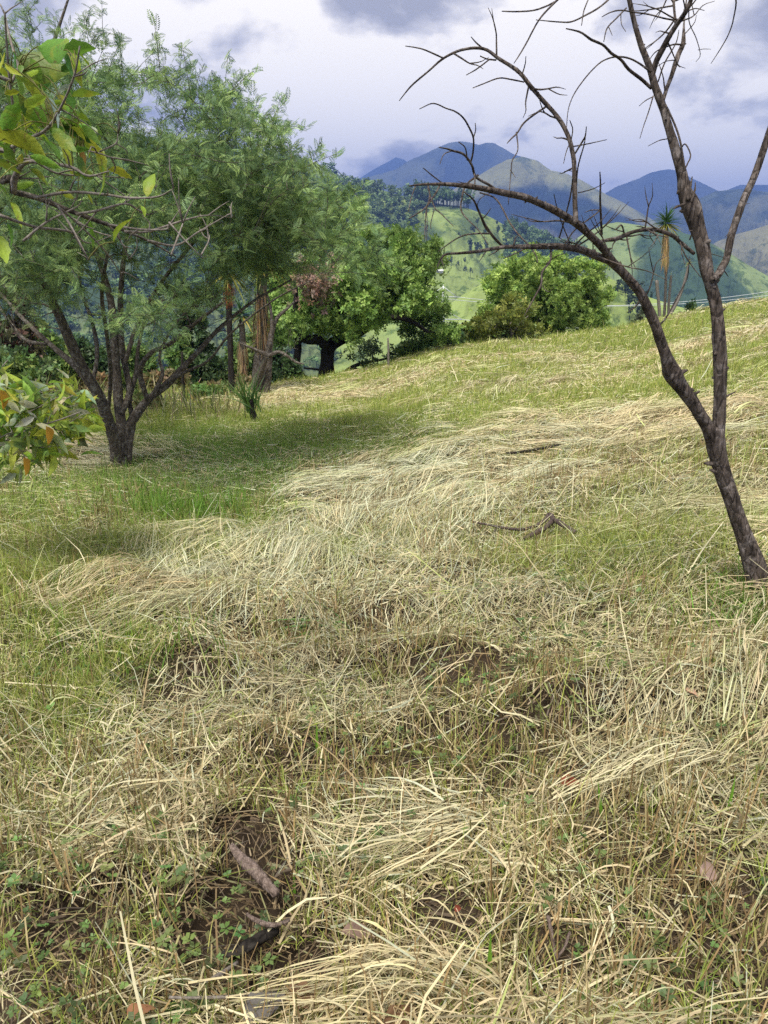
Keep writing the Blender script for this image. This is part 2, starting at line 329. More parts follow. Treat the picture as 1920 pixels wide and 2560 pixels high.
# ------------------------------------------------------------------ hills and mountains
HILLS = {}
def ridge(name, pts, D, depth, base, seed, gully, cfun, mat, wig=.05, conv=1.0, rough=.0):
    a = []; e = []
    for px, py in pts:
        d = pix_dir(px, py); a.append(math.atan2(d[0], d[1])); e.append(d[2] / math.hypot(d[0], d[1]))
    a = np.array(a); e = np.array(e); n = 640; A = np.linspace(a[0], a[-1], n); E = np.interp(A, a, e)
    k = 9; ker = np.hanning(k + 2)[1:-1]; ker /= ker.sum(); E = np.convolve(np.pad(E, k // 2, 'edge'), ker, 'valid')
    E = E + (fbm(A * 60, A * 0, seed, 4) - .5) * rough
    v = np.r_[-np.linspace(1, 0, 150) ** 1.15, np.linspace(0, 1, 14)[1:]]
    AA, VV = np.meshgrid(A, v); av = np.abs(VV)
    RR = D * (1 + wig * 2 * (fbm(AA * 7 + seed, AA * 0, seed, 3) - .5)); zr = EYE + RR * E[None]
    base_ = np.minimum(base, zr - 3)
    f = (1 - av) ** conv
    lat = AA * D / depth
    wq = (fbm(lat * 1.3, VV * 2.2, seed + 5, 3) - .5) * 1.2
    g1 = 1 - np.abs(2 * vnoise(lat * 1.9 + wq, VV * 1.2 + seed, seed + 7) - 1); g2 = 1 - np.abs(2 * vnoise(lat * 4.7 + wq * 1.6, VV * 2.6, seed + 8) - 1); g3 = fbm(lat * 9, VV * 9, seed + 9, 4)
    G = (g1 * .6 + g2 * .28 + g3 * .22) * smooth(0, .22, av) * (1 - .5 * av)
    z = base_ + (zr - base_) * f - gully * (zr - base_) * G
    det = (fbm(lat * 22 + 3, VV * 16, seed + 11, 5, .6) - .5) * .16 + (fbm(lat * 7, VV * 6, seed + 12, 4) - .5) * .12; z = z + det * (zr - base_) * smooth(.02, .2, av) * (1 - av) * gully * 6
    r = RR + np.where(VV < 0, VV * depth, VV * depth * .7)
    x = r * np.sin(AA); y = r * np.cos(AA)
    col = cfun(x, y, z, AA, av, G, (z - base_) / (zr - base_ + 1e-6))
    nn = n; i = np.arange(len(v) - 1)[:, None]; j = np.arange(n - 1)[None]
    F = np.stack([i * nn + j, i * nn + j + 1, (i + 1) * nn + j + 1, (i + 1) * nn + j], -1)
    mb = MB(); mb.add(np.stack([x, y, z], -1), F, np.clip(col, 0, 1).reshape(-1, 3))
    o = tag(mb.build(name, mat, smooth_shade=True), kind='structure')
    HILLS.setdefault(name, []).append(np.stack([x, y, z], -1).reshape(-1, 3)); return o, np.stack([x, y, z], -1)
def mixc(a, b, w): return np.array(a) * (1 - w[..., None]) + np.array(b) * w[..., None]
FOR = (.020, .034, .018); GRS = (.13, .17, .04); PALE = (.22, .21, .11); SCR = (.06, .085, .035)  # mountain sun and cloud shade are coloured in: pale grass, dark forest
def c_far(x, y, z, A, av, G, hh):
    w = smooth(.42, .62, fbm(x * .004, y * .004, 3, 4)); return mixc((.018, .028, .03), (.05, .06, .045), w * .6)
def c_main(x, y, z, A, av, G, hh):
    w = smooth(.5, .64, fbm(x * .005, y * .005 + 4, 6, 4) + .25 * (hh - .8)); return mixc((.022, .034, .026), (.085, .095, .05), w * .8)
def c_pale(x, y, z, A, av, G, hh):
    w = smooth(.35, .6, fbm(x * .006 + 9, y * .006, 8, 4) - .1 * G); return mixc((.05, .065, .035), PALE, w * .8)
def c_second(x, y, z, A, av, G, hh):                # grassy summit coloured pale as if sunlit, planted forest across the shoulder, scrub below
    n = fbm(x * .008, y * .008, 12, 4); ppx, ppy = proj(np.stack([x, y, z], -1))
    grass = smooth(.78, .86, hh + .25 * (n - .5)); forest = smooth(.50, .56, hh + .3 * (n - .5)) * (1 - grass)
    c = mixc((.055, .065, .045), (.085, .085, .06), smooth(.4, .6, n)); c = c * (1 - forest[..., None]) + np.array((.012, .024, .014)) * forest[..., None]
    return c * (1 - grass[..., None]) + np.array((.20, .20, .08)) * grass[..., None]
def c_green(x, y, z, A, av, G, hh):
    n = fbm(x * .02, y * .02, 14, 4); w = smooth(.64, .74, n + .2 * (G - .4))
    return mixc((.22, .285, .085), (.08, .12, .045), w) * (1 - .25 * smooth(.45, .7, fbm(x * .1, y * .1, 4, 3))[..., None])
def c_dgreen(x, y, z, A, av, G, hh):
    n = fbm(x * .012, y * .012, 16, 4); w = smooth(.47, .6, n + .25 * (G - .4)); return mixc((.18, .235, .085), (.045, .08, .035), w)
def c_wood(x, y, z, A, av, G, hh):
    n = fbm(x * .02, y * .02, 18, 4); return mixc((.045, .075, .038), (.12, .155, .065), smooth(.50, .62, n))
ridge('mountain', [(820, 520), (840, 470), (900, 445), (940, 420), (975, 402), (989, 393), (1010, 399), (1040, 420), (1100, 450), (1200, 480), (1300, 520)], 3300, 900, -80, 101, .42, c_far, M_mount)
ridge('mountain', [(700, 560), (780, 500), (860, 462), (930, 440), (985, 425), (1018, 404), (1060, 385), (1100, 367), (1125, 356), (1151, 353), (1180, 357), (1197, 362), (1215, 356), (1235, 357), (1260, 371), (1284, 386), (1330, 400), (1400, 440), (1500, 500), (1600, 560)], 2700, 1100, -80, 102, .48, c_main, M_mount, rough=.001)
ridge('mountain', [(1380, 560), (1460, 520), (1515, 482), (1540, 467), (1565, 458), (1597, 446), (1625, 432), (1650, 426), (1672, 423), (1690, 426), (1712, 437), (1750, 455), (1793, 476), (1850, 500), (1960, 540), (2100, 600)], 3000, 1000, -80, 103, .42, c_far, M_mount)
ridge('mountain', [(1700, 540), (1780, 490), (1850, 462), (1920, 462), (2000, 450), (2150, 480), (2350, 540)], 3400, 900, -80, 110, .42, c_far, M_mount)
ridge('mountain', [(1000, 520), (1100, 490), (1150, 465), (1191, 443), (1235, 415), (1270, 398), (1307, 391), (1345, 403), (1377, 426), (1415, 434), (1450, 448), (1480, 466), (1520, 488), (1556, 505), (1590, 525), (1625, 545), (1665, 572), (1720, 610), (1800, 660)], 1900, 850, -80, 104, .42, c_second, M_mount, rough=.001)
ridge('hill', [(1560, 640), (1600, 585), (1637, 545), (1690, 525), (1740, 500), (1790, 478), (1850, 472), (1920, 480), (2050, 520), (2250, 600)], 2100, 700, -80, 105, .46, c_pale, M_mount)
ridge('hill', [(1680, 680), (1740, 640), (1790, 605), (1830, 588), (1880, 575), (1920, 562), (2000, 545), (2200, 560), (2400, 620)], 1300, 500, -75, 106, .46, c_pale, M_mount)
oW, gridW = ridge('hill', [(-900, 300), (-400, 270), (0, 320), (300, 330), (500, 360), (650, 375), (760, 395), (830, 425), (870, 455), (900, 480), (980, 540), (1100, 640)], 640, 420, -72, 107, .30, c_wood, M_hill)
ridge('hill', [(1300, 700), (1400, 630), (1450, 590), (1480, 575), (1510, 561), (1544, 555), (1580, 560), (1620, 566), (1680, 575), (1730, 588), (1770, 604), (1820, 630), (1870, 662), (1920, 690), (2000, 720), (2150, 770)], 720, 380, -70, 108, .42, c_dgreen, M_hill)
oG, gridG = ridge('hill', [(600, 500), (760, 468), (860, 462), (940, 470), (1000, 488), (1060, 500), (1110, 512), (1151, 515), (1190, 528), (1230, 545), (1270, 568), (1310, 590), (1370, 615), (1430, 640), (1500, 675), (1600, 740), (1700, 800)], 560, 330, -68, 109,   .18, c_green, M_hill)
oS, gridS = ridge('hill', [(1040, 870), (1085, 800), (1125, 760), (1160, 735), (1200, 712), (1260, 700), (1350, 690), (1450, 690), (1533, 700), (1575, 718), (1614, 740), (1680, 762), (1741, 778), (1850, 800), (2000, 840)], 250, 120, -50, 111, .18, c_green, M_hill)

# ------------------------------------------------------------------ leaf templates
def t_frond():
    V = []; F = []
    for k in range(8):
        s = .10 + .84 * k / 7; l = .30 * math.sin(math.pi * (.22 + .68 * s)); z = -.22 * s * s
        for sg in (1, -1):
            a = R(62); ux, uy = math.cos(a) * l, sg * math.sin(a) * l; w = .036
            b = len(V); V += [(s - w, 0, z), (s - w + ux * .55, uy * .55, z + .03), (s + ux, uy, z - .07 * l), (s + w + ux * .5, uy * .45, z + .01)]; F.append([b, b + 1, b + 2, b + 3])
    return np.array(V), np.array(F)
def t_rosette(n=7, w=.42, seed=0, up=.35):
    rr = np.random.default_rng(seed); V = []; F = []
    for k in range(n):
        a = 2 * math.pi * k / n + rr.uniform(-.3, .3); e = rr.uniform(-.2, .9) * up * 2; l = rr.uniform(.7, 1.1)
        d = np.array([math.cos(a) * math.cos(e), math.sin(a) * math.cos(e), math.sin(e)]); s = np.array([-math.sin(a), math.cos(a), rr.uniform(-.5, .5)]); b = len(V)
        V += [d * .08, d * l * .55 + s * w * l * .5 + (0, 0, .06), d * l + (0, 0, -.06), d * l * .55 - s * w * l * .5 + (0, 0, .06)]; F.append([b, b + 1, b + 2, b + 3])
    return np.array(V), np.array(F)
def t_broad(n=7, w=.42, curl=.35, wav=.02, seed=0):
    rr = np.random.default_rng(seed); V = []; F = []
    for i in range(n + 1):
        s = i / n; h = w * .5 * (math.sin(math.pi * min(1, s ** .75)) ** .8 if 0 < s < 1 else .02) * (1.0 + rr.uniform(-.2, .14)); z = -curl * s * s
        V += [(s, -h, z + h * .45 + rr.uniform(-wav, wav)), (s, 0, z), (s, h, z + h * .45 + rr.uniform(-wav, wav))]
    for i in range(n):
        for j in range(2): b = i * 3 + j; F.append([b, b + 1, b + 4, b + 3])
    return np.array(V), np.array(F)
def t_sword(n=5, w=.07, droop=.25):
    V = []; F = []
    for i in range(n + 1):
        s = i / n; h = w * .5 * (1 - s ** 2.2) + .002; V += [(s, -h, -droop * s ** 2.2 + h * .4), (s, 0, -droop * s ** 2.2), (s, h, -droop * s ** 2.2 + h * .4)]
    for i in range(n):
        for j in range(2): b = i * 3 + j; F.append([b, b + 1, b + 4, b + 3])
    return np.array(V), np.array(F)
FROND = t_frond(); ROS = [t_rosette(7, .42, s) for s in range(3)]; BROAD = [t_broad(7, .46, c, .03, i) for i, c in enumerate((.1, .35, .6, -.1))]
SWORD = t_sword(); STRIP = t_sword(5, .03, .1)
def rand_unit(n, rg): return nrm(rg.normal(size=(n, 3)))
def jitter_col(c, n, rg, v=.25, hue=.12):
    c = np.array(c, float); k = rg.normal(1, v, (n, 1)).clip(.45, 1.7); return np.clip(c * k * (1 + rg.normal(0, hue, (n, 3)) * np.array([1, .5, .8])), .002, 1)

# ------------------------------------------------------------------ tree builder
def grow(skel, targets, rg, wood, r_tip=.004, r_tw=.010, sag=.1, k=5, upbias=.3, col=None):
    """skel: list of (P,r) limbs.  grows a twig from the nearest lower node to every target; returns twig polylines"""
    nodes = np.vstack([spline(np.c_[P, r], 14)[4:] for P, r in skel]); tw = []
    base = skel[0][0][0]
    cen = nodes[:, :3].mean(0)
    order = np.argsort([np.min(np.linalg.norm(nodes[:, :3] - t, axis=1)) for t in targets])
    for i in order:
        t = targets[i]; d = nodes[:, :3] - t; dist = np.linalg.norm(d, axis=1) + upbias * np.maximum(d[:, 2], 0) * 2 - .0 * nodes[:, 3]
        j = int(np.argmin(dist)); p0 = nodes[j, :3]; r0 = min(max(nodes[j, 3] * .6, r_tip * 1.5), r_tw * (1 + dist[j] * .8)); L_ = np.linalg.norm(t - p0)
        if L_ < .05: continue
        m = max(4, int(L_ / .18) + 3); s = np.linspace(0, 1, m)[:, None]; P = p0 * (1 - s) + t * s
        P = P + (np.sin(np.pi * s) * sag * L_) * np.array([0, 0, 1.0]) + np.sin(np.pi * s) * rg.normal(0, .07 * L_, 3) + rg.normal(0, .018 * L_, (m, 3)) * np.sin(np.pi * s)
        rr = r0 * (1 - s[:, 0]) + r_tip * s[:, 0]; tube(wood, P, rr, k, curve=False, cap=False, col=col); tw.append(P)
        nodes = np.vstack([nodes, np.c_[P[1:], rr[1:]]])
    return tw
def ell_targets(ells, n, rg, shell=.45, clump=0):
    vol = np.array([e[3] * e[4] * e[5] for e in ells]) ** .75; cnt = rg.multinomial(n, vol / vol.sum()); out = []
    for e, c in zip(ells, cnt):
        if clump and c > clump * 2:                      # boughs: targets gather round fewer centres, leaving gaps
            m = c // clump; u = rand_unit(m, rg) * (shell + (1 - shell) * rg.random((m, 1)) ** .4); u = u[rg.integers(0, m, c)] + rg.normal(0, .17, (c, 3)) * np.array([1, 1, .6])
        else: u = rand_unit(c, rg) * (shell + (1 - shell) * rg.random((c, 1)) ** .5)
        out.append(np.array(e[:3]) + u * np.array(e[3:6]))
    return np.vstack(out)
def px_ell(px, py, Y, wpx, hpx, dy):                # crown lump centred on a pixel at distance Y
    c = at(px, py, Y); s = Y / FPX; return (*c, wpx * s, dy, hpx * s)
def leaves_on(mb, twigs, rg, per, size, tmpl, colf, spread=.1, frac=.35, updir=.25, flat=None):
    P = []; D = []
    for tw in twigs:
        m = len(tw); L_ = np.linalg.norm(tw[-1] - tw[0]); c = max(2, int(per * (.5 + min(L_, 1.5)))); u = frac + (1 - frac) * rg.random(c) ** .7
        x = u * (m - 1); i = np.minimum(x.astype(int), m - 2); t = (x - i)[:, None]
        P.append(tw[i] * (1 - t) + tw[i + 1] * t + rg.normal(0, spread, (c, 3))); D.append(np.repeat((tw[-1] - tw[0])[None] / max(L_, 1e-6), c, 0))
    P = np.vstack(P); D = np.vstack(D); n = len(P)
    T = nrm(D * .55 + rand_unit(n, rg) * .9 + np.array([0, 0, updir])); roll = rg.normal(0, flat if flat else 2.0, n); B, Nn = frames(T, roll=roll)
    sc = size * rg.uniform(.65, 1.25, n); c = colf(P, n)
    if isinstance(tmpl, list):
        w = rg.integers(0, len(tmpl), n)
        for q, tm in enumerate(tmpl): mb.stamp(*tm, P[w == q], T[w == q], B[w == q], Nn[w == q], sc[w == q], c[w == q])
    else: mb.stamp(*tmpl, P, T, B, Nn, sc, c)
    return n
def limbs(mb, specs, Y0, rough=.12, k=9, sd=0, depth=None):
    """specs: list of (pixel path [(px,py,diam px)...], depth shift at the end)"""
    out = []
    for q, (path, dy) in enumerate(specs):
        m = len(path); P = np.array([at(px, py, Y0 + dy * (i / (m - 1)) ** 1.2) for i, (px, py, _) in enumerate(path)]); s = Y0 / FPX
        r = np.array([w for *_, w in path]) * s * .5; tube(mb, P, r, k, max(10, m * 5), rough, sd + q); out.append((P, r))
    return out
def root(P, drop=.06): return np.array([P[0], P[1], gnd(P[0], P[1]) - 0.0])

# ------------------------------------------------------------------ acacias
AC_COL = [(.165, .27, .105), (.225, .345, .125), (.33, .46, .15), (.11, .195, .085)]
def ac_col(rg, top):
    def f(P, n):
        k = rg.integers(0, 4, n); c = np.array(AC_COL)[k]; n1 = fbm(P[:, 0] * 1.1, P[:, 2] * 1.1 + P[:, 1], 3, 3)[:, None]
        c = c * (.55 + .9 * n1); return np.clip(c * rg.normal(1, .18, (n, 1)).clip(.5, 1.6), .004, 1)
    return f
def z3(*p): return [(X * .5787, 560 + Y * .5787, w * .62) for X, Y, w in p]
def acacia(label, Y0, specs, ells, ntw, per, seed, base_px, bare=None):
    rg = np.random.default_rng(seed); b = ground_hit(*base_px); t = thing('acacia_tree', label, 'tree', (b[0], b[1], gnd(b[0], b[1]) - .02))
    wood = MB(); sk = limbs(wood, specs, Y0, .16, 9, seed)
    tg = ell_targets(ells, ntw, rg, .35, 5); tw = grow(sk, tg, rg, wood, .0022, .010, .06, 5)
    tw2 = []
    for p in tw:                                     # fine side twigs
        for _ in range(2):
            i = rg.integers(len(p) // 2, len(p)); d = nrm(nrm(p[-1] - p[0]) * .8 + rand_unit(1, rg)[0] * .7 + np.array([0, 0, .15])); l = rg.uniform(.16, .42)
            q = p[i] + d * l * np.linspace(0, 1, 4)[:, None] + np.array([0, 0, -.10 * l]) * (np.linspace(0, 1, 4)[:, None] ** 2); tube(wood, q, [.003, .0024, .0018, .001], 4, curve=False, cap=False); tw2.append(q)
    if bare: grow(sk, ell_targets(bare, 110, rg, .2), rg, wood, .0016, .008, .05, 4)
    wood.build('trunk', M_acacia, t, True)
    lf = MB(); n = leaves_on(lf, tw, rg, per, .092, FROND, ac_col(rg, 0), .03, .3, .05, .9); n += leaves_on(lf, tw2, rg, per * .9, .086, FROND, ac_col(rg, 0), .015, .15, .05, .9)
    lf.build('crown', M_leaf, t); print('acacia fronds', n); return t
hA = ground_hit(295, 1165); YA = hA[1]; print('acacia Y', hA)
SA = [(z3((505, 1060, 62), (500, 960, 46), (470, 860, 46), (430, 750, 44), (350, 610, 40), (275, 440, 34), (210, 300, 26), (130, 190, 20), (40, 60, 12)), -.9),
      (z3((440, 765, 26), (330, 620, 28), (240, 540, 22), (120, 430, 18), (0, 300, 12)), .8),
      (z3((520, 1050, 54), (525, 900, 44), (512, 750, 40), (500, 600, 36), (490, 450, 32), (478, 330, 26), (440, 190, 22), (380, 30, 16), (300, -160, 9), (220, -330, 5)), .3),
      (z3((520, 820, 30), (560, 720, 26), (530, 560, 26), (520, 400, 26), (530, 200, 22), (560, 0, 16), (620, -200, 11), (700, -380, 6)), 1.2),
      (z3((535, 1045, 52), (545, 910, 40), (590, 820, 38), (640, 760, 30), (725, 690, 30), (800, 610, 24), (880, 525, 20), (960, 440, 16), (1100, 330, 11), (1260, 240, 7)), .5),
      (z3((640, 765, 20), (605, 640, 22), (650, 560, 19), (730, 520, 17), (830, 440, 14), (960, 340, 9)), -.7),
      (z3((470, 800, 14), (478, 640, 16), (462, 480, 15), (440, 300, 13), (470, 100, 9)), -1.0),
      (z3((540, 600, 18), (600, 420, 18), (700, 250, 16), (820, 100, 13), (960, -60, 10), (1080, -220, 6)), .9),
      (z3((500, 1030, 40), (488, 900, 36), (475, 830, 26)), 0), (z3((550, 1020, 40), (560, 930, 30), (575, 860, 22), (560, 760, 20), (585, 660, 18), (600, 520, 14), (640, 380, 10), (720, 250, 6)), .4),
      (z3((400, 690, 16), (420, 560, 18), (400, 430, 16), (350, 280, 12), (330, 100, 8)), .6), (z3((620, 790, 14), (700, 660, 16), (690, 560, 12), (760, 430, 10), (880, 300, 6)), .9), (z3((200, 520, 14), (110, 500, 14), (40, 420, 12), (-40, 300, 7)), .4),
      (z3((690, 705, 12), (800, 640, 13), (900, 590, 10), (1000, 470, 8), (1180, 330, 6), (1330, 250, 4)), -1.2)]
BARE = [px_ell(260, 760, YA - .2, 190, 80, 1.2), px_ell(480, 790, YA, 200, 70, 1.2), px_ell(120, 700, YA, 140, 110, 1.2)]
EA = [px_ell(330, 335, YA, 165, 100, 1.5), px_ell(550, 385, YA + .3, 180, 110, 1.5), px_ell(700, 500, YA + .3, 150, 115, 1.4), px_ell(800, 560, YA, 120, 90, 1.0), px_ell(420, 480, YA - .3, 240, 130, 1.6),
      px_ell(590, 610, YA, 240, 90, 1.5), px_ell(230, 640, YA, 200, 100, 1.4), px_ell(440, 760, YA - .5, 170, 45, 1.0), px_ell(630, 300, YA + .4, 70, 45, .7), px_ell(410, 245, YA + .2, 100, 35, .7), px_ell(850, 640, YA, 80, 55, .8), px_ell(60, 560, YA, 120, 200, 1.3)]
acacia('big multi-stemmed acacia with a wide feathery dark green crown at the meadow edge', YA, SA, EA, 740, 22, 5, (300, 1165), BARE)
SB = [([(-150, 1080, 50), (-130, 900, 44), (-80, 700, 38), (-10, 520, 30), (60, 330, 22), (110, 180, 14), (150, 60, 7), (190, -60, 3)], .6), ([(-90, 730, 26), (-150, 500, 26), (-140, 300, 18), (-60, 150, 10)], .6),
      ([(-30, 560, 18), (60, 430, 15), (150, 300, 11), (220, 200, 6)], -.4)]
YB = YA + 1.6
EB = [px_ell(60, 230, YB, 140, 130, 1.2), px_ell(150, 320, YB, 130, 150, 1.2), px_ell(-140, 300, YB, 200, 220, 1.4), px_ell(20, 480, YB, 120, 130, 1.2), px_ell(190, 60, YB, 60, 80, .4)]
bB = at(-150, 1080, YB)
acacia('feathery acacia rising higher behind the big one, filling the top left corner', YB, SB, EB, 280, 22, 8, (-150, 1075))

# ------------------------------------------------------------------ dead forked tree
def z2(*p): return [(960 + X * .5787, Y * .5787, w) for X, Y, w in p]
def z4(*p): return [(960 + X * .5787, 560 + Y * .5787, w) for X, Y, w in p]
hD = ground_hit(1890, 1490); YD = hD[1]; print('dead tree', hD)
def dead_tree():
    rg = np.random.default_rng(3); t = thing('dead_tree', 'bare dead tree with a dark forked trunk and leafless curving branches', 'tree', (hD[0], hD[1], gnd(hD[0], hD[1]) - .03))
    def limb(name, path, dy0, dy1, k=9, rough=.12, sd=0, parent=t, knobs=0):
        m = len(path); P = np.array([at(px, py, YD + dy0 + (dy1 - dy0) * i / (m - 1)) for i, (px, py, _) in enumerate(path)]); r = np.array([w for *_, w in path]) * YD / FPX * .43
        mb = MB(); tube(mb, P, r, k, max(8, m * (8 if k > 8 else 4)), rough, sd)
        Q = spline(np.c_[P, r], 60)
        for _ in range(knobs):                       # broken spurs and bark flakes
            i = rg.integers(3, 57); d = nrm(rand_unit(1, rg)[0] + np.array([0, 0, .4])); l = Q[i, 3] * rg.uniform(.5, 1.1); p = Q[i, :3] + d * Q[i, 3] * .6
            tube(mb, [p, p + d * l * .6, p + d * l + rg.normal(0, l * .2, 3)], [Q[i, 3] * .45, Q[i, 3] * .35, Q[i, 3] * .12], 5, 5, .2, int(i))
        return mb.build(name, M_dead, parent, True), Q
    tr, _ = limb('trunk', [(1908, 1540, 150), (1903, 1512, 108), (1897, 1478, 78), (1886, 1415, 66), (1862, 1345, 51), (1845, 1295, 47), (1828, 1243, 46), (1812, 1195, 47), (1799, 1150, 49), (1792, 1118, 54), (1790, 1090, 52), (1790, 1070, 40)], 0, 0, 28, .2, 1, knobs=16)
    rl, RQ = limb('limb', [(1793, 1100, 36), (1797, 1050, 37), (1801, 965, 38), (1801, 900, 37), (1799, 849, 37), (1795, 800, 35), (1788, 751, 36), (1778, 710, 34), (1767, 676, 36), (1758, 630, 37), (1752, 600, 40), (1741, 560, 44), (1731, 525, 50), (1722, 502, 46), (1712, 478, 36), (1706, 440, 27), (1695, 400, 25), (1683, 359, 25), (1670, 315, 22), (1660, 278, 21), (1648, 245, 21), (1637, 214, 19), (1626, 174, 17), (1614, 140, 16), (1602, 110, 15), (1585, 52, 13), (1573, 0, 12), (1560, -70, 10), (1550, -170, 5)], 0, .25, 22, .2, 2, knobs=34)
    ll, LQ = limb('limb', [(1782, 1098, 40), (1768, 1066, 35), (1735, 1011, 36), (1712, 982, 38), (1694, 958, 42), (1680, 935, 48), (1672, 912, 38), (1663, 884, 30), (1650, 845, 28), (1637, 809, 27), (1622, 775, 26), (1608, 745, 25), (1590, 718, 24), (1568, 693, 24), (1546, 670, 24), (1527, 652, 24)], 0, -.2, 22, .2, 3, knobs=22)
    B = []
    MAIN = []
    def br(path, dy0, dy1, k=7, sd=0, kn=0):
        Q = limb('branch', path, dy0, dy1, k, .10, sd, t, kn)[1]
        if sd < 40: MAIN.append(Q)
        return Q
    br([(1535, 660, 22), (1516, 631, 19), (1487, 600, 18), (1458, 573, 18), (1425, 548, 17), (1388, 527, 17), (1345, 507, 15), (1307, 492, 15), (1249, 480, 14), (1191, 469, 11), (1122, 461, 8), (1060, 461, 5), (1024, 465, 3)], -.2, -.75, 9, 11, 14)
    br([(1532, 656, 18), (1492, 640, 19), (1460, 627, 18), (1435, 621, 17), (1388, 616, 16), (1325, 617, 12), (1261, 618, 9), (1191, 629, 8), (1150, 633, 6), (1110, 638, 5), (1093, 668, 2.5)], -.2, -.55, 9, 12, 8)
    br([(1440, 560, 13), (1438, 525, 12), (1437, 492, 12), (1436, 450, 11), (1435, 405, 11), (1430, 375, 11), (1423, 347, 11), (1412, 322, 11), (1400, 301, 11), (1383, 279, 10), (1365, 260, 10), (1330, 220, 10), (1296, 179, 9), (1249, 148, 8), (1209, 122, 7), (1157, 124, 6), (1110, 145, 5.5), (1070, 179, 4.5), (1029, 214, 4), (998, 252, 2)], -.42, -.1, 8, 13, 14)
    br([(1692, 620, 0.1), (1735, 634, 10), (1700, 605, 11), (1683, 590, 11), (1650, 577, 11), (1626, 573, 11), (1585, 579, 10), (1544, 596, 12), (1520, 600, 10), (1498, 607, 9), (1500, 625, 7)][1:], .02, -.18, 8, 14, 8)
    br([(1780, 700, 18), (1793, 690, 22), (1805, 668, 22), (1816, 647, 20), (1828, 589, 21), (1851, 521, 21), (1868, 480, 21), (1886, 440, 20), (1920, 341, 20), (1960, 220, 16), (1990, 120, 10), (2010, 20, 4)], .03, .35, 9, 15, 10)
    br([(1631, 190, 14), (1640, 155, 16), (1654, 127, 16), (1668, 100, 15), (1683, 75, 14), (1695, 57, 14), (1707, 41, 13), (1722, 14, 12), (1735, -30, 10), (1750, -120, 4)], .2, .05, 8, 16, 4)
    br([(1657, 255, 9), (1667, 220, 11), (1678, 191, 12), (1695, 139, 14), (1708, 106, 13), (1710, 60, 5), (1716, 0, 4), (1722, -60, 2)], .18, .45, 7, 17, 6)
    br([(1690, 60, 9), (1686, 30, 7), (1684, 0, 7), (1680, -60, 4)], .12, .2, 6, 18)
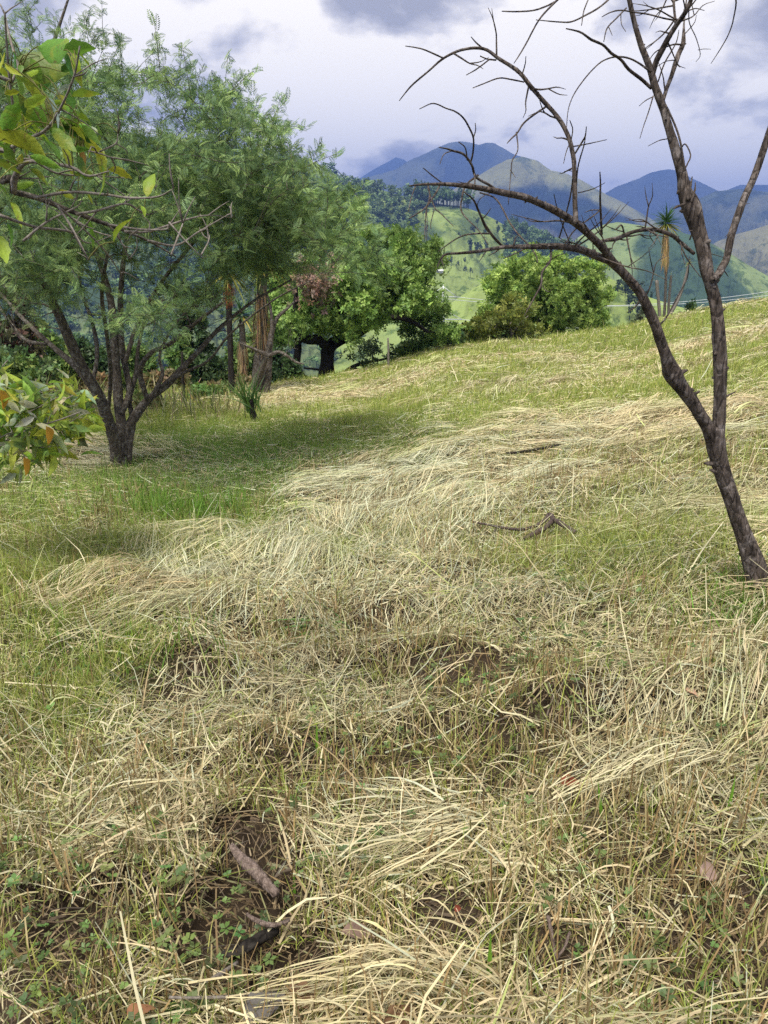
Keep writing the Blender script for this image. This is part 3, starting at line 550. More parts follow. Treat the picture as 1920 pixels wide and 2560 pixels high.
    tw = [([(1108, 145, 5), (1064, 127, 4), (1035, 119, 3), (1013, 114, 2)], -.15), ([(1209, 122, 5), (1190, 107, 4), (1177, 93, 2)], -.1), ([(1240, 150, 5), (1220, 146, 4), (1200, 141, 3)], -.1), ([(1222, 150, 4), (1190, 172, 3.5), (1165, 188, 2)], -.2),
          ([(1310, 205, 4), (1278, 198, 4), (1249, 198, 3.5), (1209, 211, 3), (1180, 218, 2)], -.3), ([(1365, 267, 6), (1330, 289, 5.5), (1310, 308, 5), (1293, 330, 4.5), (1278, 345, 4), (1267, 360, 2)], -.3),
          ([(1291, 330, 4), (1293, 376, 3.5), (1283, 400, 3.5), (1276, 425, 3), (1273, 460, 2.5), (1272, 512, 2)], -.3), ([(1276, 425, 2.5), (1289, 443, 1.5)], -.3), ([(1305, 188, 4), (1311, 160, 3), (1313, 139, 1.8)], -.1),
          ([(1504, 587, 8), (1503, 545, 7), (1501, 503, 6), (1500, 465, 5), (1499, 428, 2.5)], -.25), ([(1499, 527, 4), (1480, 540, 4), (1440, 577, 4), (1410, 610, 3)], -.35), ([(1499, 525, 4), (1478, 527, 3), (1461, 531, 1.8)], -.2),
          ([(1252, 484, 8), (1222, 459, 7), (1191, 440, 7), (1178, 412, 6), (1160, 388, 6), (1134, 376, 5), (1115, 370, 3.5), (1096, 367, 2)], -.7), ([(1176, 408, 5), (1182, 380, 5), (1183, 347, 4.5), (1172, 318, 4.5), (1157, 295, 4), (1138, 278, 3.5), (1116, 269, 3), (1085, 262, 2.5), (1047, 270, 1.5)], -.75),
          ([(1183, 347, 3), (1188, 325, 2.5), (1190, 309, 1.5)], -.7), ([(1168, 400, 4), (1160, 372, 3), (1147, 353, 2)], -.7), ([(1130, 377, 3), (1112, 387, 2.5), (1097, 410, 1.5)], -.6), ([(1178, 412, 4), (1185, 440, 4), (1188, 463, 4)], -.7),
          ([(1195, 438, 6), (1165, 462, 5), (1151, 498, 4.5), (1155, 525, 4), (1172, 552, 3), (1195, 575, 2.5), (1220, 612, 2)], -.8), ([(1258, 617, 8), (1235, 592, 8), (1212, 558, 7), (1195, 525, 6), (1183, 500, 5), (1162, 481, 3)], -.4), ([(1205, 548, 4), (1216, 535, 3), (1226, 518, 2)], -.35),
          ([(1225, 584, 5), (1190, 582, 4), (1160, 588, 4), (1130, 602, 3), (1094, 628, 2)], -.7), ([(1232, 590, 3), (1212, 570, 3), (1195, 530, 2.5), (1194, 505, 2), (1208, 490, 2), (1240, 478, 1.5)], -.3),
          ([(1070, 461, 4), (1074, 490, 3.5), (1066, 530, 3), (1064, 600, 1.5)], -.9), ([(1100, 462, 5), (1090, 487, 4.5), (1062, 520, 4), (1024, 548, 2)], -.95), ([(1070, 470, 4), (1085, 520, 3), (1100, 535, 2.5), (1134, 564, 1.5)], -.8), ([(1040, 463, 3), (1028, 490, 2.5), (1021, 530, 1.5)], -.9), ([(1085, 525, 2.5), (1078, 555, 2), (1077, 572, 1.2)], -.85),
          ([(1106, 458, 3), (1085, 440, 3), (1058, 420, 1.8)], -.8), ([(1066, 520, 2.5), (1068, 560, 2), (1069, 600, 1.2)], -.85), ([(1437, 385, 5), (1455, 350, 5), (1464, 340, 4), (1466, 318, 2)], -.3), ([(1434, 366, 4), (1470, 358, 3), (1516, 346, 1.5)], -.25), ([(1428, 350, 3), (1430, 325, 3), (1427, 300, 2)], -.4), ([(1426, 355, 3), (1414, 380, 2.5), (1410, 408, 1.5)], -.4),
          ([(1440, 480, 4), (1447, 420, 4), (1460, 360, 3), (1463, 330, 2)], -.5), ([(1445, 482, 3), (1480, 472, 2.5), (1514, 457, 1.3)], -.3), ([(1436, 430, 2.5), (1420, 425, 2), (1409, 430, 1.2)], -.4), ([(1398, 595, 4), (1410, 550, 4), (1425, 490, 4), (1432, 445, 3)], -.5), ([(1425, 608, 3), (1405, 560, 3), (1393, 515, 2.5), (1385, 487, 1.6)], -.55),
          ([(1200, 482, 4), (1240, 500, 4), (1275, 560, 4), (1300, 590, 3.5), (1320, 612, 3)], -.9), ([(1482, 650, 4), (1483, 600, 3), (1462, 560, 2.5), (1440, 548, 1.5)], -.3), ([(1560, 580, 4), (1535, 572, 3), (1512, 565, 1.5)], -.2), ([(1540, 596, 5), (1560, 601, 4), (1575, 598, 2)], -.15), ([(1560, 582, 5), (1552, 565, 5), (1540, 572, 4)], -.2), ([(1630, 578, 3), (1625, 590, 3), (1640, 612, 1.5)], -.1),
          ([(1700, 605, 4), (1715, 640, 4), (1735, 670, 3), (1753, 692, 2)], -.1), ([(1716, 612, 3), (1702, 625, 3), (1712, 660, 1.8)], -.15), ([(1768, 632, 3), (1795, 640, 2), (1822, 648, 1.2)], .15), ([(1849, 520, 3), (1862, 515, 2), (1872, 510, 1.2)], .2), ([(1838, 570, 3), (1828, 580, 2.5), (1812, 595, 1.5)], .0),
          ([(1628, 180, 6), (1600, 158, 5), (1572, 145, 4.5), (1539, 142, 4), (1510, 152, 3.5), (1481, 172, 3), (1455, 205, 3), (1432, 240, 2.5), (1420, 278, 2), (1417, 332, 1.5)], -.5), ([(1628, 220, 9), (1600, 196, 9), (1573, 172, 8), (1550, 150, 7), (1527, 132, 7), (1505, 114, 6), (1481, 98, 6), (1455, 82, 4.5), (1417, 73, 2.5)], -.6),
          ([(1683, 50, 5), (1655, 44, 4.5), (1620, 36, 4.5), (1585, 30, 4), (1550, 28, 4), (1525, 33, 3.5), (1504, 42, 2)], .0), ([(1558, -70, 6), (1535, -20, 5), (1500, 18, 4.5), (1463, 41, 4), (1430, 52, 3.5), (1400, 55, 3), (1342, 49, 1.6)], -.6), ([(1556, -80, 7), (1480, -50, 5.5), (1420, -25, 5), (1390, 5, 5), (1350, 45, 4), (1319, 104, 3.5), (1300, 132, 3), (1284, 159, 1.6)], -.7), ([(1395, 0, 4), (1365, 15, 4), (1330, 26, 3.5), (1290, 30, 3), (1255, 28, 2)], -.75), ([(1470, 0, 3), (1460, 30, 3), (1452, 64, 1.6)], -.6),
          ([(1566, 20, 4), (1540, 50, 4), (1518, 70, 3.5), (1508, 105, 2)], -.3), ([(1522, 68, 2.5), (1531, 88, 1.5)], -.3), ([(1552, 35, 2.5), (1552, 60, 2), (1562, 80, 1.4)], -.3),
          ([(1736, -40, 7), (1790, -45, 6), (1838, -10, 5), (1834, 45, 4), (1822, 85, 3.5), (1800, 120, 3), (1777, 158, 1.6)], .3), ([(1722, 20, 3), (1726, 55, 3), (1738, 95, 2.5), (1750, 138, 2), (1742, 154, 1.3)], .2), ([(1745, 125, 1.8), (1760, 122, 1.5), (1774, 120, 1)], .2), ([(1718, 28, 4), (1740, 22, 3), (1760, 24, 1.6)], .2), ([(1712, 85, 3), (1735, 60, 2.5), (1741, 36, 1.5)], .3), ([(1705, 112, 5), (1680, 113, 5), (1640, 125, 3.5), (1620, 148, 2)], .3), ([(1690, 150, 3), (1665, 155, 2.5), (1640, 168, 1.5)], .3), ([(1645, 205, 4), (1660, 160, 4), (1690, 110, 3), (1700, 75, 2)], -.1),
          ([(1664, 262, 6), (1680, 295, 6), (1692, 325, 6), (1700, 355, 6), (1706, 385, 6), (1711, 425, 5)], -.1), ([(1702, 372, 4), (1716, 360, 4), (1724, 385, 4), (1722, 412, 4), (1710, 430, 4)], -.15), ([(1633, 240, 4), (1622, 280, 3), (1612, 315, 2.5), (1601, 345, 1.5)], -.2), ([(1632, 242, 3), (1612, 252, 2.5), (1597, 266, 1.5)], -.1), ([(1668, 347, 3), (1645, 350, 2.5), (1618, 365, 1.3)], -.1),
          ([(1790, 1005, 6), (1822, 985, 7), (1838, 976, 3)], .05), ([(1712, 510, 8), (1690, 516, 8), (1683, 522, 3)], -.1), ([(1718, 500, 10), (1727, 470, 8), (1730, 440, 3)], .05), ([(1728, 505, 7), (1738, 478, 6), (1738, 455, 2)], .1), ([(1745, 540, 8), (1752, 522, 7), (1755, 515, 3)], .1), ([(1724, 600, 5), (1730, 580, 4), (1722, 574, 2)], -.05), ([(1600, 748, 6), (1588, 765, 5), (1567, 778, 2)], -.1), ([(1647, 815, 7), (1668, 790, 6), (1700, 740, 5), (1716, 690, 4), (1724, 640, 2)], .25),
          ([(1378, 622, 6), (1372, 655, 6), (1356, 685, 6), (1350, 712, 5), (1325, 760, 4), (1310, 790, 2)], -.6), ([(1365, 660, 3), (1385, 640, 3), (1412, 632, 2)], -.5), ([(1330, 622, 4), (1340, 640, 4), (1345, 655, 3)], -.4), ([(1352, 712, 3), (1370, 728, 2), (1388, 718, 1.3)], -.6), ([(1320, 618, 4), (1280, 640, 3), (1262, 645, 2)], -.4), ([(1215, 628, 4), (1205, 640, 3), (1200, 655, 1.5)], -.4), ([(1110, 638, 3), (1105, 650, 3), (1108, 665, 1.5)], -.4)]
    for q, (p, dy) in enumerate(tw):
        jj = rg.normal(0, 1.6, (len(p), 2)); p = [(x + jj[i_, 0] * (0 < i_), y + jj[i_, 1] * (0 < i_), w * .85 + .3) for i_, (x, y, w) in enumerate(p)]; br(p, dy * .55, dy, 5, 40 + q)
    pool = np.vstack([LQ[25:], RQ[35:]] + MAIN)
    for q in range(46):                              # fine dead twigs
        i = rg.integers(0, len(pool)); p = pool[i, :3]; d = nrm(np.array([rg.normal(-.15, .8), rg.normal(0, .5), rg.normal(.25, .7)])); l = rg.uniform(.05, .24); P = p + d * np.linspace(0, l, 5)[:, None] + np.cumsum(rg.normal(0, l * .06, (5, 3)), 0) * np.linspace(0, 1, 5)[:, None]; m = MB(); tube(m, P, [.0035, .003, .0024, .0018, .0008], 5, 12, .1, q)
        if l > .12: k = P[2]; e = nrm(d + rand_unit(1, rg)[0] * .9); tube(m, [k, k + e * l * .25, k + e * l * .45 + (0, 0, .01)], [.0022, .0017, .0007], 4, 6)
        m.build('twig', M_dead, t, True)
    return t
dead_tree()

# ------------------------------------------------------------------ broadleaf trees beyond the crest
def leafy_tree(name, label, Y0, specs, ells, ntw, per, size, cols, seed, base_px, bark=M_dark, group=None, leafm=M_leaf, shell=.55, tmpl=ROS, spread=.10, xtra=None):
    rg = np.random.default_rng(seed); b = at(base_px[0], base_px[1], Y0); t = thing(name, label, 'tree', (b[0], b[1], gnd(b[0], b[1]) - .05), group)
    specs = [([*(p)], d) for p, d in specs]
    wood = MB(); sk = limbs(wood, specs, Y0, .14, 9, seed); P0 = sk[0][0][0]
    tube(wood, [[b[0], b[1], gnd(b[0], b[1]) - .1], P0 + (0, 0, .05)], [sk[0][1][0] * 1.15, sk[0][1][0]], 9, 4)
    tg = ell_targets(ells, ntw, rg, shell, 3); tw = grow(sk, tg, rg, wood, .006, .03, .06, 5)
    wood.build('trunk', bark, t, True)
    def colf(P, n):
        k = rg.integers(0, len(cols), n); n1 = fbm(P[:, 0] * .9 + seed, P[:, 2] * .9 + P[:, 1] * .7, 3, 3)[:, None]
        return np.clip(np.array(cols)[k] * (.55 + .9 * n1) * rg.normal(1, .16, (n, 1)).clip(.5, 1.6), .004, 1)
    lf = MB(); n = leaves_on(lf, tw, rg, per, size, tmpl, colf, spread, .35, .35); lf.build('crown', leafm, t); print(name, 'leaves', n)
    if xtra: xtra(t, rg, sk)
    return t
BG = [(.18, .30, .07), (.23, .36, .08), (.13, .23, .055), (.29, .41, .10)]
YT = 18.5
def rust(t, rg, sk):                                 # a dead russet patch inside the crown
    e = [px_ell(795, 705, YT - 1.3, 62, 52, .5)]; tg = ell_targets(e, 40, rg, .2); w = MB(); tw = grow([(sk[1][0], sk[1][1])], tg, rg, w, .004, .012, .05, 4); lf = MB()
    leaves_on(lf, tw, rg, 12, .10, ROS, lambda P, n: jitter_col((.30, .21, .16), n, rg, .25), .16, .5, .1); lf.build('dead_foliage', M_dry, t)
leafy_tree('broadleaf_tree', 'large spreading tree with a thick black trunk and bright green crown beside the acacia', YT,
           [([(803, 975, 40), (812, 945, 36), (818, 905, 34), (822, 870, 36), (850, 850, 30), (900, 830, 26), (960, 780, 20), (1000, 720, 14), (1020, 640, 8)], .6), ([(822, 875, 26), (800, 850, 26), (760, 845, 22), (740, 800, 16), (740, 720, 10)], -.8), ([(870, 845, 20), (900, 760, 20), (930, 680, 16), (950, 600, 9)], .8), ([(840, 858, 20), (850, 780, 20), (840, 700, 14), (830, 640, 8)], .4), ([(950, 790, 12), (1020, 800, 12), (1070, 830, 7)], -.6)],
           [px_ell(1010, 640, YT, 85, 70, 1.2), px_ell(950, 640, YT, 95, 75, 1.3), px_ell(1040, 740, YT, 75, 70, 1.2), px_ell(960, 740, YT - .3, 110, 75, 1.6), px_ell(870, 770, YT - .5, 110, 65, 1.6), px_ell(785, 780, YT - .4, 85, 42, 1.3), px_ell(840, 680, YT, 100, 80, 1.5), px_ell(1090, 820, YT, 55, 50, 1.0), px_ell(1050, 835, YT, 60, 28, .8)],
           380, 42, .10, BG, 21, (803, 978), xtra=rust)
leafy_tree('broadleaf_tree', 'slimmer dark-trunked tree left of the thick black trunk, leaning under the same canopy', YT + .6,
           [([(756, 985, 26), (752, 945, 24), (742, 910, 20), (745, 870, 18), (740, 830, 16), (720, 790, 12)], .4), ([(740, 915, 14), (720, 895, 13), (690, 880, 9)], -.4), ([(746, 860, 13), (765, 830, 12), (790, 800, 8)], .5)],
           [px_ell(735, 790, YT + .6, 75, 45, 1.0), px_ell(705, 840, YT + .6, 40, 30, .8), px_ell(720, 720, YT + 1, 70, 60, 1.0)], 70, 22, .15, BG, 22, (757, 985))
YR = 22.5
leafy_tree('broadleaf_tree', 'round dense green tree standing alone just beyond the meadow crest', YR,
           [([(1355, 880, 22), (1355, 845, 20), (1357, 820, 20), (1365, 790, 18), (1390, 750, 15), (1430, 710, 10)], .5), ([(1357, 825, 14), (1335, 790, 14), (1300, 760, 11), (1260, 730, 7)], .4), ([(1362, 800, 13), (1370, 740, 13), (1365, 690, 8)], -.5), ([(1380, 765, 10), (1430, 770, 10), (1480, 760, 6)], -.7), ([(1340, 800, 10), (1290, 810, 9), (1250, 800, 6)], -.6)],
           [px_ell(1380, 690, YR, 100, 50, 1.4), px_ell(1310, 710, YR, 90, 55, 1.4), px_ell(1440, 725, YR, 80, 65, 1.4), px_ell(1260, 760, YR, 60, 50, 1.1), px_ell(1370, 760, YR - .5, 120, 55, 1.7), px_ell(1480, 770, YR, 50, 48, 1.0), px_ell(1440, 792, YR - .3, 85, 22, 1.2), px_ell(1280, 790, YR, 75, 28, 1.2)],
           380, 42, .10, [(.22, .34, .07), (.27, .39, .085), (.16, .27, .06), (.33, .44, .10)], 23, (1355, 880))
leafy_tree('sapling', 'thin yellowish sapling with loose foliage in front of the round tree', YR - 3.2,
           [([(1282, 860, 8), (1280, 835, 7), (1270, 815, 6), (1250, 790, 4), (1235, 770, 2)], .2), ([(1280, 838, 5), (1300, 810, 4), (1320, 790, 2)], -.2), ([(1272, 818, 4), (1285, 790, 3), (1290, 760, 2)], .2)],
           [px_ell(1240, 790, YR - 3.2, 50, 40, .7), px_ell(1290, 790, YR - 3.2, 55, 40, .7), px_ell(1330, 810, YR - 3.2, 35, 25, .6)], 70, 14, .12, [(.17, .20, .04), (.22, .24, .05), (.13, .17, .035)], 24, (1282, 862), M_twig)
leafy_tree('bare_tree', 'small crooked tree with thin dark limbs low behind the thick black trunk', YT + 1.5,
           [([(850, 985, 12), (850, 950, 12), (870, 925, 11), (900, 910, 9), (950, 900, 6), (1000, 890, 3)], .3), ([(845, 975, 10), (835, 940, 9), (830, 900, 5)], .3), ([(880, 920, 8), (920, 930, 8), (980, 925, 4)], -.3), ([(852, 940, 7), (800, 925, 6), (760, 920, 4)], .3)],
           [px_ell(930, 890, YT + 1.5, 70, 28, .8), px_ell(990, 900, YT + 1.5, 45, 25, .6)], 50, 9, .10, [(.05, .09, .03), (.07, .12, .035)], 25, (850, 985))

# ------------------------------------------------------------------ shrubs
def shrub(label, px, py, Y, wpx, hpx, cols, seed, size=.12, n=60, per=14, group=None, tmpl=ROS, cat='shrub', name='shrub', leafm=M_leaf, dense=True):
    rg = np.random.default_rng(seed); c = at(px, py, Y); s = Y / FPX; gz = float(gnd(c[0], c[1])); t = thing(name, label, cat, (c[0], c[1], gz - .03), group)
    top = c[2] + hpx * s; w = wpx * s; wood = MB(); st = []; h = max(top - gz, .3)
    for k in range(6):
        a = rg.uniform(0, 6.28); e = np.array([c[0] + math.cos(a) * w * .5, c[1] + math.sin(a) * w * .5, gz + h * rg.uniform(.5, .8)]); b0 = np.array([c[0] + rg.normal(0, .06), c[1] + rg.normal(0, .06), gz - .05])
        P = np.array([b0, b0 * .6 + e * .4 + rg.normal(0, .05, 3), e]); r = np.array([.022, .015, .008]) * max(.6, min(1.5, h / 1.5)); tube(wood, P, r, 5, 8); st.append((P, r))
    lo = gz + (.05 if dense else .35) * h
    el = [(c[0], c[1], (lo + top) / 2, w, w * .8, (top - lo) / 2)]; tg = ell_targets(el, n, rg, .4); tw = grow(st, tg, rg, wood, .003, .012, .05, 4); wood.build('stem', M_twig, t, True)
    lf = MB(); leaves_on(lf, tw, rg, per, size, tmpl, lambda P, m: jitter_col(np.array(cols)[rg.integers(0, len(cols), m)], m, rg, .22), .08 * min(1, w), .25, .3); lf.build('foliage', leafm, t)
    return t
DK = [(.07, .12, .045), (.09, .15, .055), (.055, .10, .04)]; MD = [(.12, .20, .055), (.16, .25, .06)]; YL = [(.17, .22, .04), (.12, .18, .035)]; TN = [(.28, .21, .11), (.20, .15, .08), (.13, .15, .05)]
for a in [('dark leafy shrub at the far left behind the yellow-green bush', 40, 940, 12.8, 90, 60, DK, 301), ('mid-green shrub left of the acacia stems', 150, 945, 13.5, 75, 55, MD, 302), ('olive shrub with tan stalks close behind the acacia stems', 240, 985, 13.6, 60, 45, TN, 303),
          ('tan dry bush in the gap right of the acacia base', 415, 985, 14.5, 55, 55, TN, 304), ('bright green shrub between acacia and burnt post', 455, 930, 16, 40, 75, MD, 305), ('round dark green shrub with broad leaves near the burnt post', 525, 955, 16, 48, 65, DK, 306), ('low brownish bush at foot of the burnt post', 545, 1000, 15.5, 45, 35, TN, 307),
          ('glossy dark shrub between the two skirted trunks and the black trees', 705, 935, 17.5, 45, 55, DK, 308), ('small bright shrub under the thick-trunked tree', 745, 965, 17.5, 28, 25, MD, 309),
          ('dark ragged bush on the crest right of the thick-trunked tree', 1105, 850, 19.5, 50, 40, DK, 311), ('mid-green bush on the crest below the big green crown', 1030, 890, 18.7, 40, 32, MD, 312), ('yellowish crest bush just left of the sapling', 1195, 835, 20.5, 60, 35, YL, 313), ('olive crest bush directly under the sapling', 1290, 845, 20.5, 40, 18, DK, 314),
          ('dark bush beside the tall yucca stems', 1720, 790, 25, 32, 35, DK, 315), ('grey-green bush left of the tall yucca stems', 1600, 800, 27, 40, 35, [(.09, .12, .06)], 316)]:
    shrub(*a, size=.13, n=60, per=13)
for a in [('tall mid-green shrub half hidden behind the yellow-green bush', 95, 880, 14.5, 85, 75, MD, 321), ('deep green shrub behind the left-leaning acacia stem', 205, 905, 15.5, 70, 70, DK, 322), ('reddish-brown withered shrub at the far left edge under the second acacia', 20, 790, 13.5, 60, 90, [(.16, .10, .08), (.10, .11, .05)], 323),
          ('broad green shrub in the gap between the two middle acacia stems', 345, 920, 16, 55, 60, MD, 324), ('tall thin dark shrub right behind the slim dark stem', 480, 860, 17, 45, 110, DK, 325), ('dense shrub filling the space under the skirted yucca', 620, 900, 17.5, 60, 80, MD, 326), ('brown dry weeds bush right of the burnt yucca foot', 615, 985, 15.6, 34, 38, TN, 327)]:
    shrub(*a, size=.13, n=80, per=14)
for a in [('loose olive shrub in the litter between the yellow-green bush and the acacia', 175, 1015, 10.6, 62, 38, [(.16, .20, .07), (.22, .25, .09)], 341), ('leafy dark shrub at the left edge above the yellow-green bush', 15, 940, 10.2, 85, 70, MD, 342), ('low grassy shrub right behind the acacia base', 370, 1020, 11.2, 50, 30, [(.14, .20, .06), (.24, .24, .10)], 343),
          ('small shrub with bright tips between the slim dark stem and the grass clump', 520, 1005, 12.6, 45, 40, MD, 344), ('brownish scrubby bush at the left edge under the trees', 70, 1010, 11.4, 70, 40, TN, 345)]:
    shrub(*a, size=.10, n=70, per=12)
def undergrowth():
    rg = np.random.default_rng(330); m = MB()
    for px, py, w, n, c in [(350, 1000, 90, 260, (.36, .31, .20)), (470, 985, 70, 220, (.33, .28, .18)), (200, 1020, 120, 260, (.27, .23, .15)), (560, 985, 50, 160, (.34, .27, .15)), (60, 1000, 80, 200, (.20, .17, .09))]:
        for Y in (10.8, 12.2):
            k = n // 2; x = at(px, py, Y)[0] + rg.normal(0, w * Y / FPX * .7, k); y = Y + rg.normal(0, .7, k); P = np.c_[x, y, gnd(x, y) - .03]; T = nrm(np.c_[rg.normal(0, .35, (k, 2)), np.ones(k)]); B, Nn = frames(T, roll=rg.uniform(0, 6.28, k)); m.stamp(*t_sword(4, .035, .2), P, T, B, Nn, rg.uniform(.12, .5, k), np.where(rg.random((k, 1)) < .5, jitter_col(c, k, rg, .25), jitter_col((.16, .21, .06), k, rg, .25)))
    tag(m.build('undergrowth', M_dry), 'dry tan stalks and weeds standing along the shaded meadow edge', 'undergrowth', kind='stuff')
undergrowth()

# ------------------------------------------------------------------ yuccas
def yucca(label, Y0, path, head, L_, skirt, seed, nleaf=110, dark=False, sk_col=(.42, .24, .09)):
    rg = np.random.default_rng(seed); b = path[0]; P = np.array([at(px, py, Y0) for px, py, _ in path]); gz = float(gnd(P[0, 0], P[0, 1])); P[0, 2] = min(P[0, 2], gz); P = np.vstack([[P[0, 0], P[0, 1], gz - .1], P]) if P[0, 2] > gz - .05 else P
    r = np.array([w for *_, w in path]) * Y0 / FPX * .5; r = np.r_[r[0] * 1.2, r] if len(P) > len(r) else r
    t = thing('yucca', label, 'yucca', (P[0, 0], P[0, 1], gz - .05)); mb = MB(); tube(mb, P, r, 9, 24, .2, seed); mb.build('trunk', M_acacia if not dark else M_dark, t, True)
    for k, (hx, hy, hl) in enumerate(head):
        c = at(hx, hy, Y0); n = nleaf; el = np.arcsin(rg.uniform(-.55, 1, n)); az = rg.uniform(0, 6.28, n); T = np.c_[np.cos(az) * np.cos(el), np.sin(az) * np.cos(el), np.sin(el)]; B, Nn = frames(T, roll=rg.normal(0, .4, n))
        col = jitter_col((.055, .12, .035), n, rg, .25); y = el < -.15; col[y] = jitter_col((.30, .28, .06), int(y.sum()), rg, .2)
        m = MB(); m.stamp(*SWORD, c + T * .03 + np.c_[np.zeros((n, 2)), el * .12 * hl], T, B, Nn, hl * rg.uniform(.8, 1.1, n), col); m.build('leaf_rosette', M_leaf, t)
    if skirt:
        (x0, y0), (x1, y1), wd = skirt; a0 = at(x0, y0, Y0); a1 = at(x1, y1, Y0); n = 300; u = rg.random(n)[:, None] ** .8; C = a0 * (1 - u) + a1 * u; az = rg.uniform(0, 6.28, n)
        out = np.c_[np.cos(az), np.sin(az), np.zeros(n)]; T = nrm(out * rg.uniform(.05, .35, (n, 1)) + np.array([0, 0, -1.0])); B = nrm(np.cross(out, T)); Nn = np.cross(T, B)
        ln = np.linalg.norm(a1 - a0); m = MB(); m.stamp(*STRIP, C + out * wd * rg.uniform(.6, 1.2, (n, 1)), T, B, Nn, ln * rg.uniform(.3, .5, n), jitter_col(sk_col, n, rg, .25)); m.build('dead_leaf_skirt', M_dry, t)
    return t
yucca('tall yucca with a spiky green head over a straw-coloured skirt, behind the dead tree', 24, [(1660, 830, 8), (1661, 780, 7), (1664, 720, 6), (1666, 660, 6), (1666, 600, 6), (1666, 560, 6)], [(1666, 558, .50)], .7, ((1665, 575), (1665, 655), .07), 61, 130, sk_col=(.46, .33, .15))
def bare_stem(label, Y0, path, tuft, seed, tc=(.3, .33, .12)):
    rg = np.random.default_rng(seed); P = np.array([at(px, py, Y0) for px, py, _ in path]); gz = float(gnd(P[0, 0], P[0, 1])); P = np.vstack([[P[0, 0], P[0, 1], gz - .1], P]); r = np.array([path[0][2]] + [w for *_, w in path]) * Y0 / FPX * .5
    t = thing('yucca', label, 'yucca', (P[0, 0], P[0, 1], gz - .05)); mb = MB(); tube(mb, P, r, 7, 18, .15, seed); mb.build('trunk', M_twig, t, True)
    n = tuft; el = np.arcsin(rg.uniform(-.3, 1, n)); az = rg.uniform(0, 6.28, n); T = np.c_[np.cos(az) * np.cos(el), np.sin(az) * np.cos(el), np.sin(el)]; B, Nn = frames(T); m = MB(); m.stamp(*SWORD, np.repeat(P[-1:], n, 0), T, B, Nn, .22 * rg.uniform(.6, 1.2, n), jitter_col(tc, n, rg)); m.build('leaf_rosette', M_leaf, t)
bare_stem('leaning yucca stem with a small yellow tuft, right of the tall yucca', 24.3, [(1655, 825, 7), (1680, 780, 7), (1700, 740, 6), (1715, 690, 6), (1721, 660, 5)], 26, 62, (.42, .40, .06))
bare_stem('short bare yucca stem with a pale stubby top, left of the tall yucca', 23.6, [(1650, 815, 9), (1648, 770, 8), (1644, 730, 8), (1642, 702, 8)], 10, 63, (.35, .36, .26))
bare_stem('thin bare yucca stem close behind the tall yucca', 24.8, [(1670, 815, 7), (1672, 760, 7), (1677, 700, 6), (1677, 690, 6)], 8, 64, (.30, .34, .2))
YY = 14.2
yucca('yucca with a wide orange skirt over a twisted grey trunk behind the acacia', YY, [(655, 1000, 40), (650, 960, 38), (652, 900, 34), (655, 850, 26), (655, 780, 26), (655, 720, 24), (660, 655, 22)], [(660, 648, .62)], .6, ((652, 720), (652, 850), .12), 65, 110, sk_col=(.36, .25, .14))
yucca('slender burnt yucca with a small rusty skirt high under the acacia crown', YY - .4, [(585, 1020, 24), (582, 985, 17), (578, 930, 15), (575, 850, 14), (572, 760, 15), (570, 700, 18)], [(570, 680, .62)], .6, ((570, 705), (572, 755), .10), 66, 100, True, sk_col=(.36, .15, .06))
yucca('hidden yucca stem in an orange dead skirt between the burnt and the grey ones', YY + 2.2, [(605, 985, 14), (606, 930, 16), (606, 850, 16), (604, 800, 14)], [(604, 790, .5)], .5, ((606, 850), (606, 930), .09), 67, 60, sk_col=(.38, .27, .15))

# crooked grey shrub trunk beside the skirted yucca, leaf clump on a stub, stakes
def gnarled():
    Y0 = YY - .3; b = at(668, 995, Y0); t = thing('bare_tree', 'gnarled grey trunk with bare twisting twigs hugging the skirted yucca', 'tree', (b[0], b[1], gnd(b[0], b[1]) - .05)); rg = np.random.default_rng(71); w = MB()
    sk = limbs(w, [([(640, 1000, 22), (640, 960, 20), (655, 920, 17), (665, 890, 12), (640, 875, 8), (600, 858, 4)], -.3), ([(660, 1000, 24), (668, 950, 20), (672, 905, 18), (676, 850, 14), (690, 800, 10), (720, 770, 6), (735, 755, 3)], .3), ([(672, 890, 9), (700, 880, 8), (740, 905, 6), (760, 910, 3)], -.2), ([(674, 870, 10), (680, 810, 9), (672, 750, 6), (660, 720, 3)], .3)], Y0, .2, 8, 70)
    grow(sk, ell_targets([px_ell(700, 850, Y0, 60, 60, .6), px_ell(640, 870, Y0, 60, 30, .5)], 45, rg, .3), rg, w, .002, .009, .08, 4); w.build('trunk', M_acacia, t, True)
gnarled()
def clump():
    b = ground_hit(638, 1062); t = thing('grass_clump', 'tall dark green grass clump sprouting from a short stump on the slope', 'plant', (b[0], b[1], gnd(b[0], b[1]) - .03)); rg = np.random.default_rng(72); Y0 = b[1]
    m = MB(); tube(m, [at(640, 1066, Y0), at(632, 1030, Y0), at(628, 1000, Y0)], np.array([20, 15, 10]) * Y0 / FPX * .5, 8, 10, .2, 5); m.build('stump', M_dark, t, True)
    n = 60; c = at(628, 1020, Y0); T = nrm(np.c_[rg.normal(0, .4, n), rg.normal(0, .4, n), np.ones(n)] + np.array([-.12, 0, 0])); B, Nn = frames(T, roll=rg.uniform(0, 6.28, n)); f = MB(); f.stamp(*t_sword(5, .035, .35), c + rg.normal(0, .05, (n, 3)), T, B, Nn, .55 * rg.uniform(.5, 1.1, n), jitter_col((.10, .19, .05), n, rg)); f.build('leaf_blade', M_leaf, t)
clump()
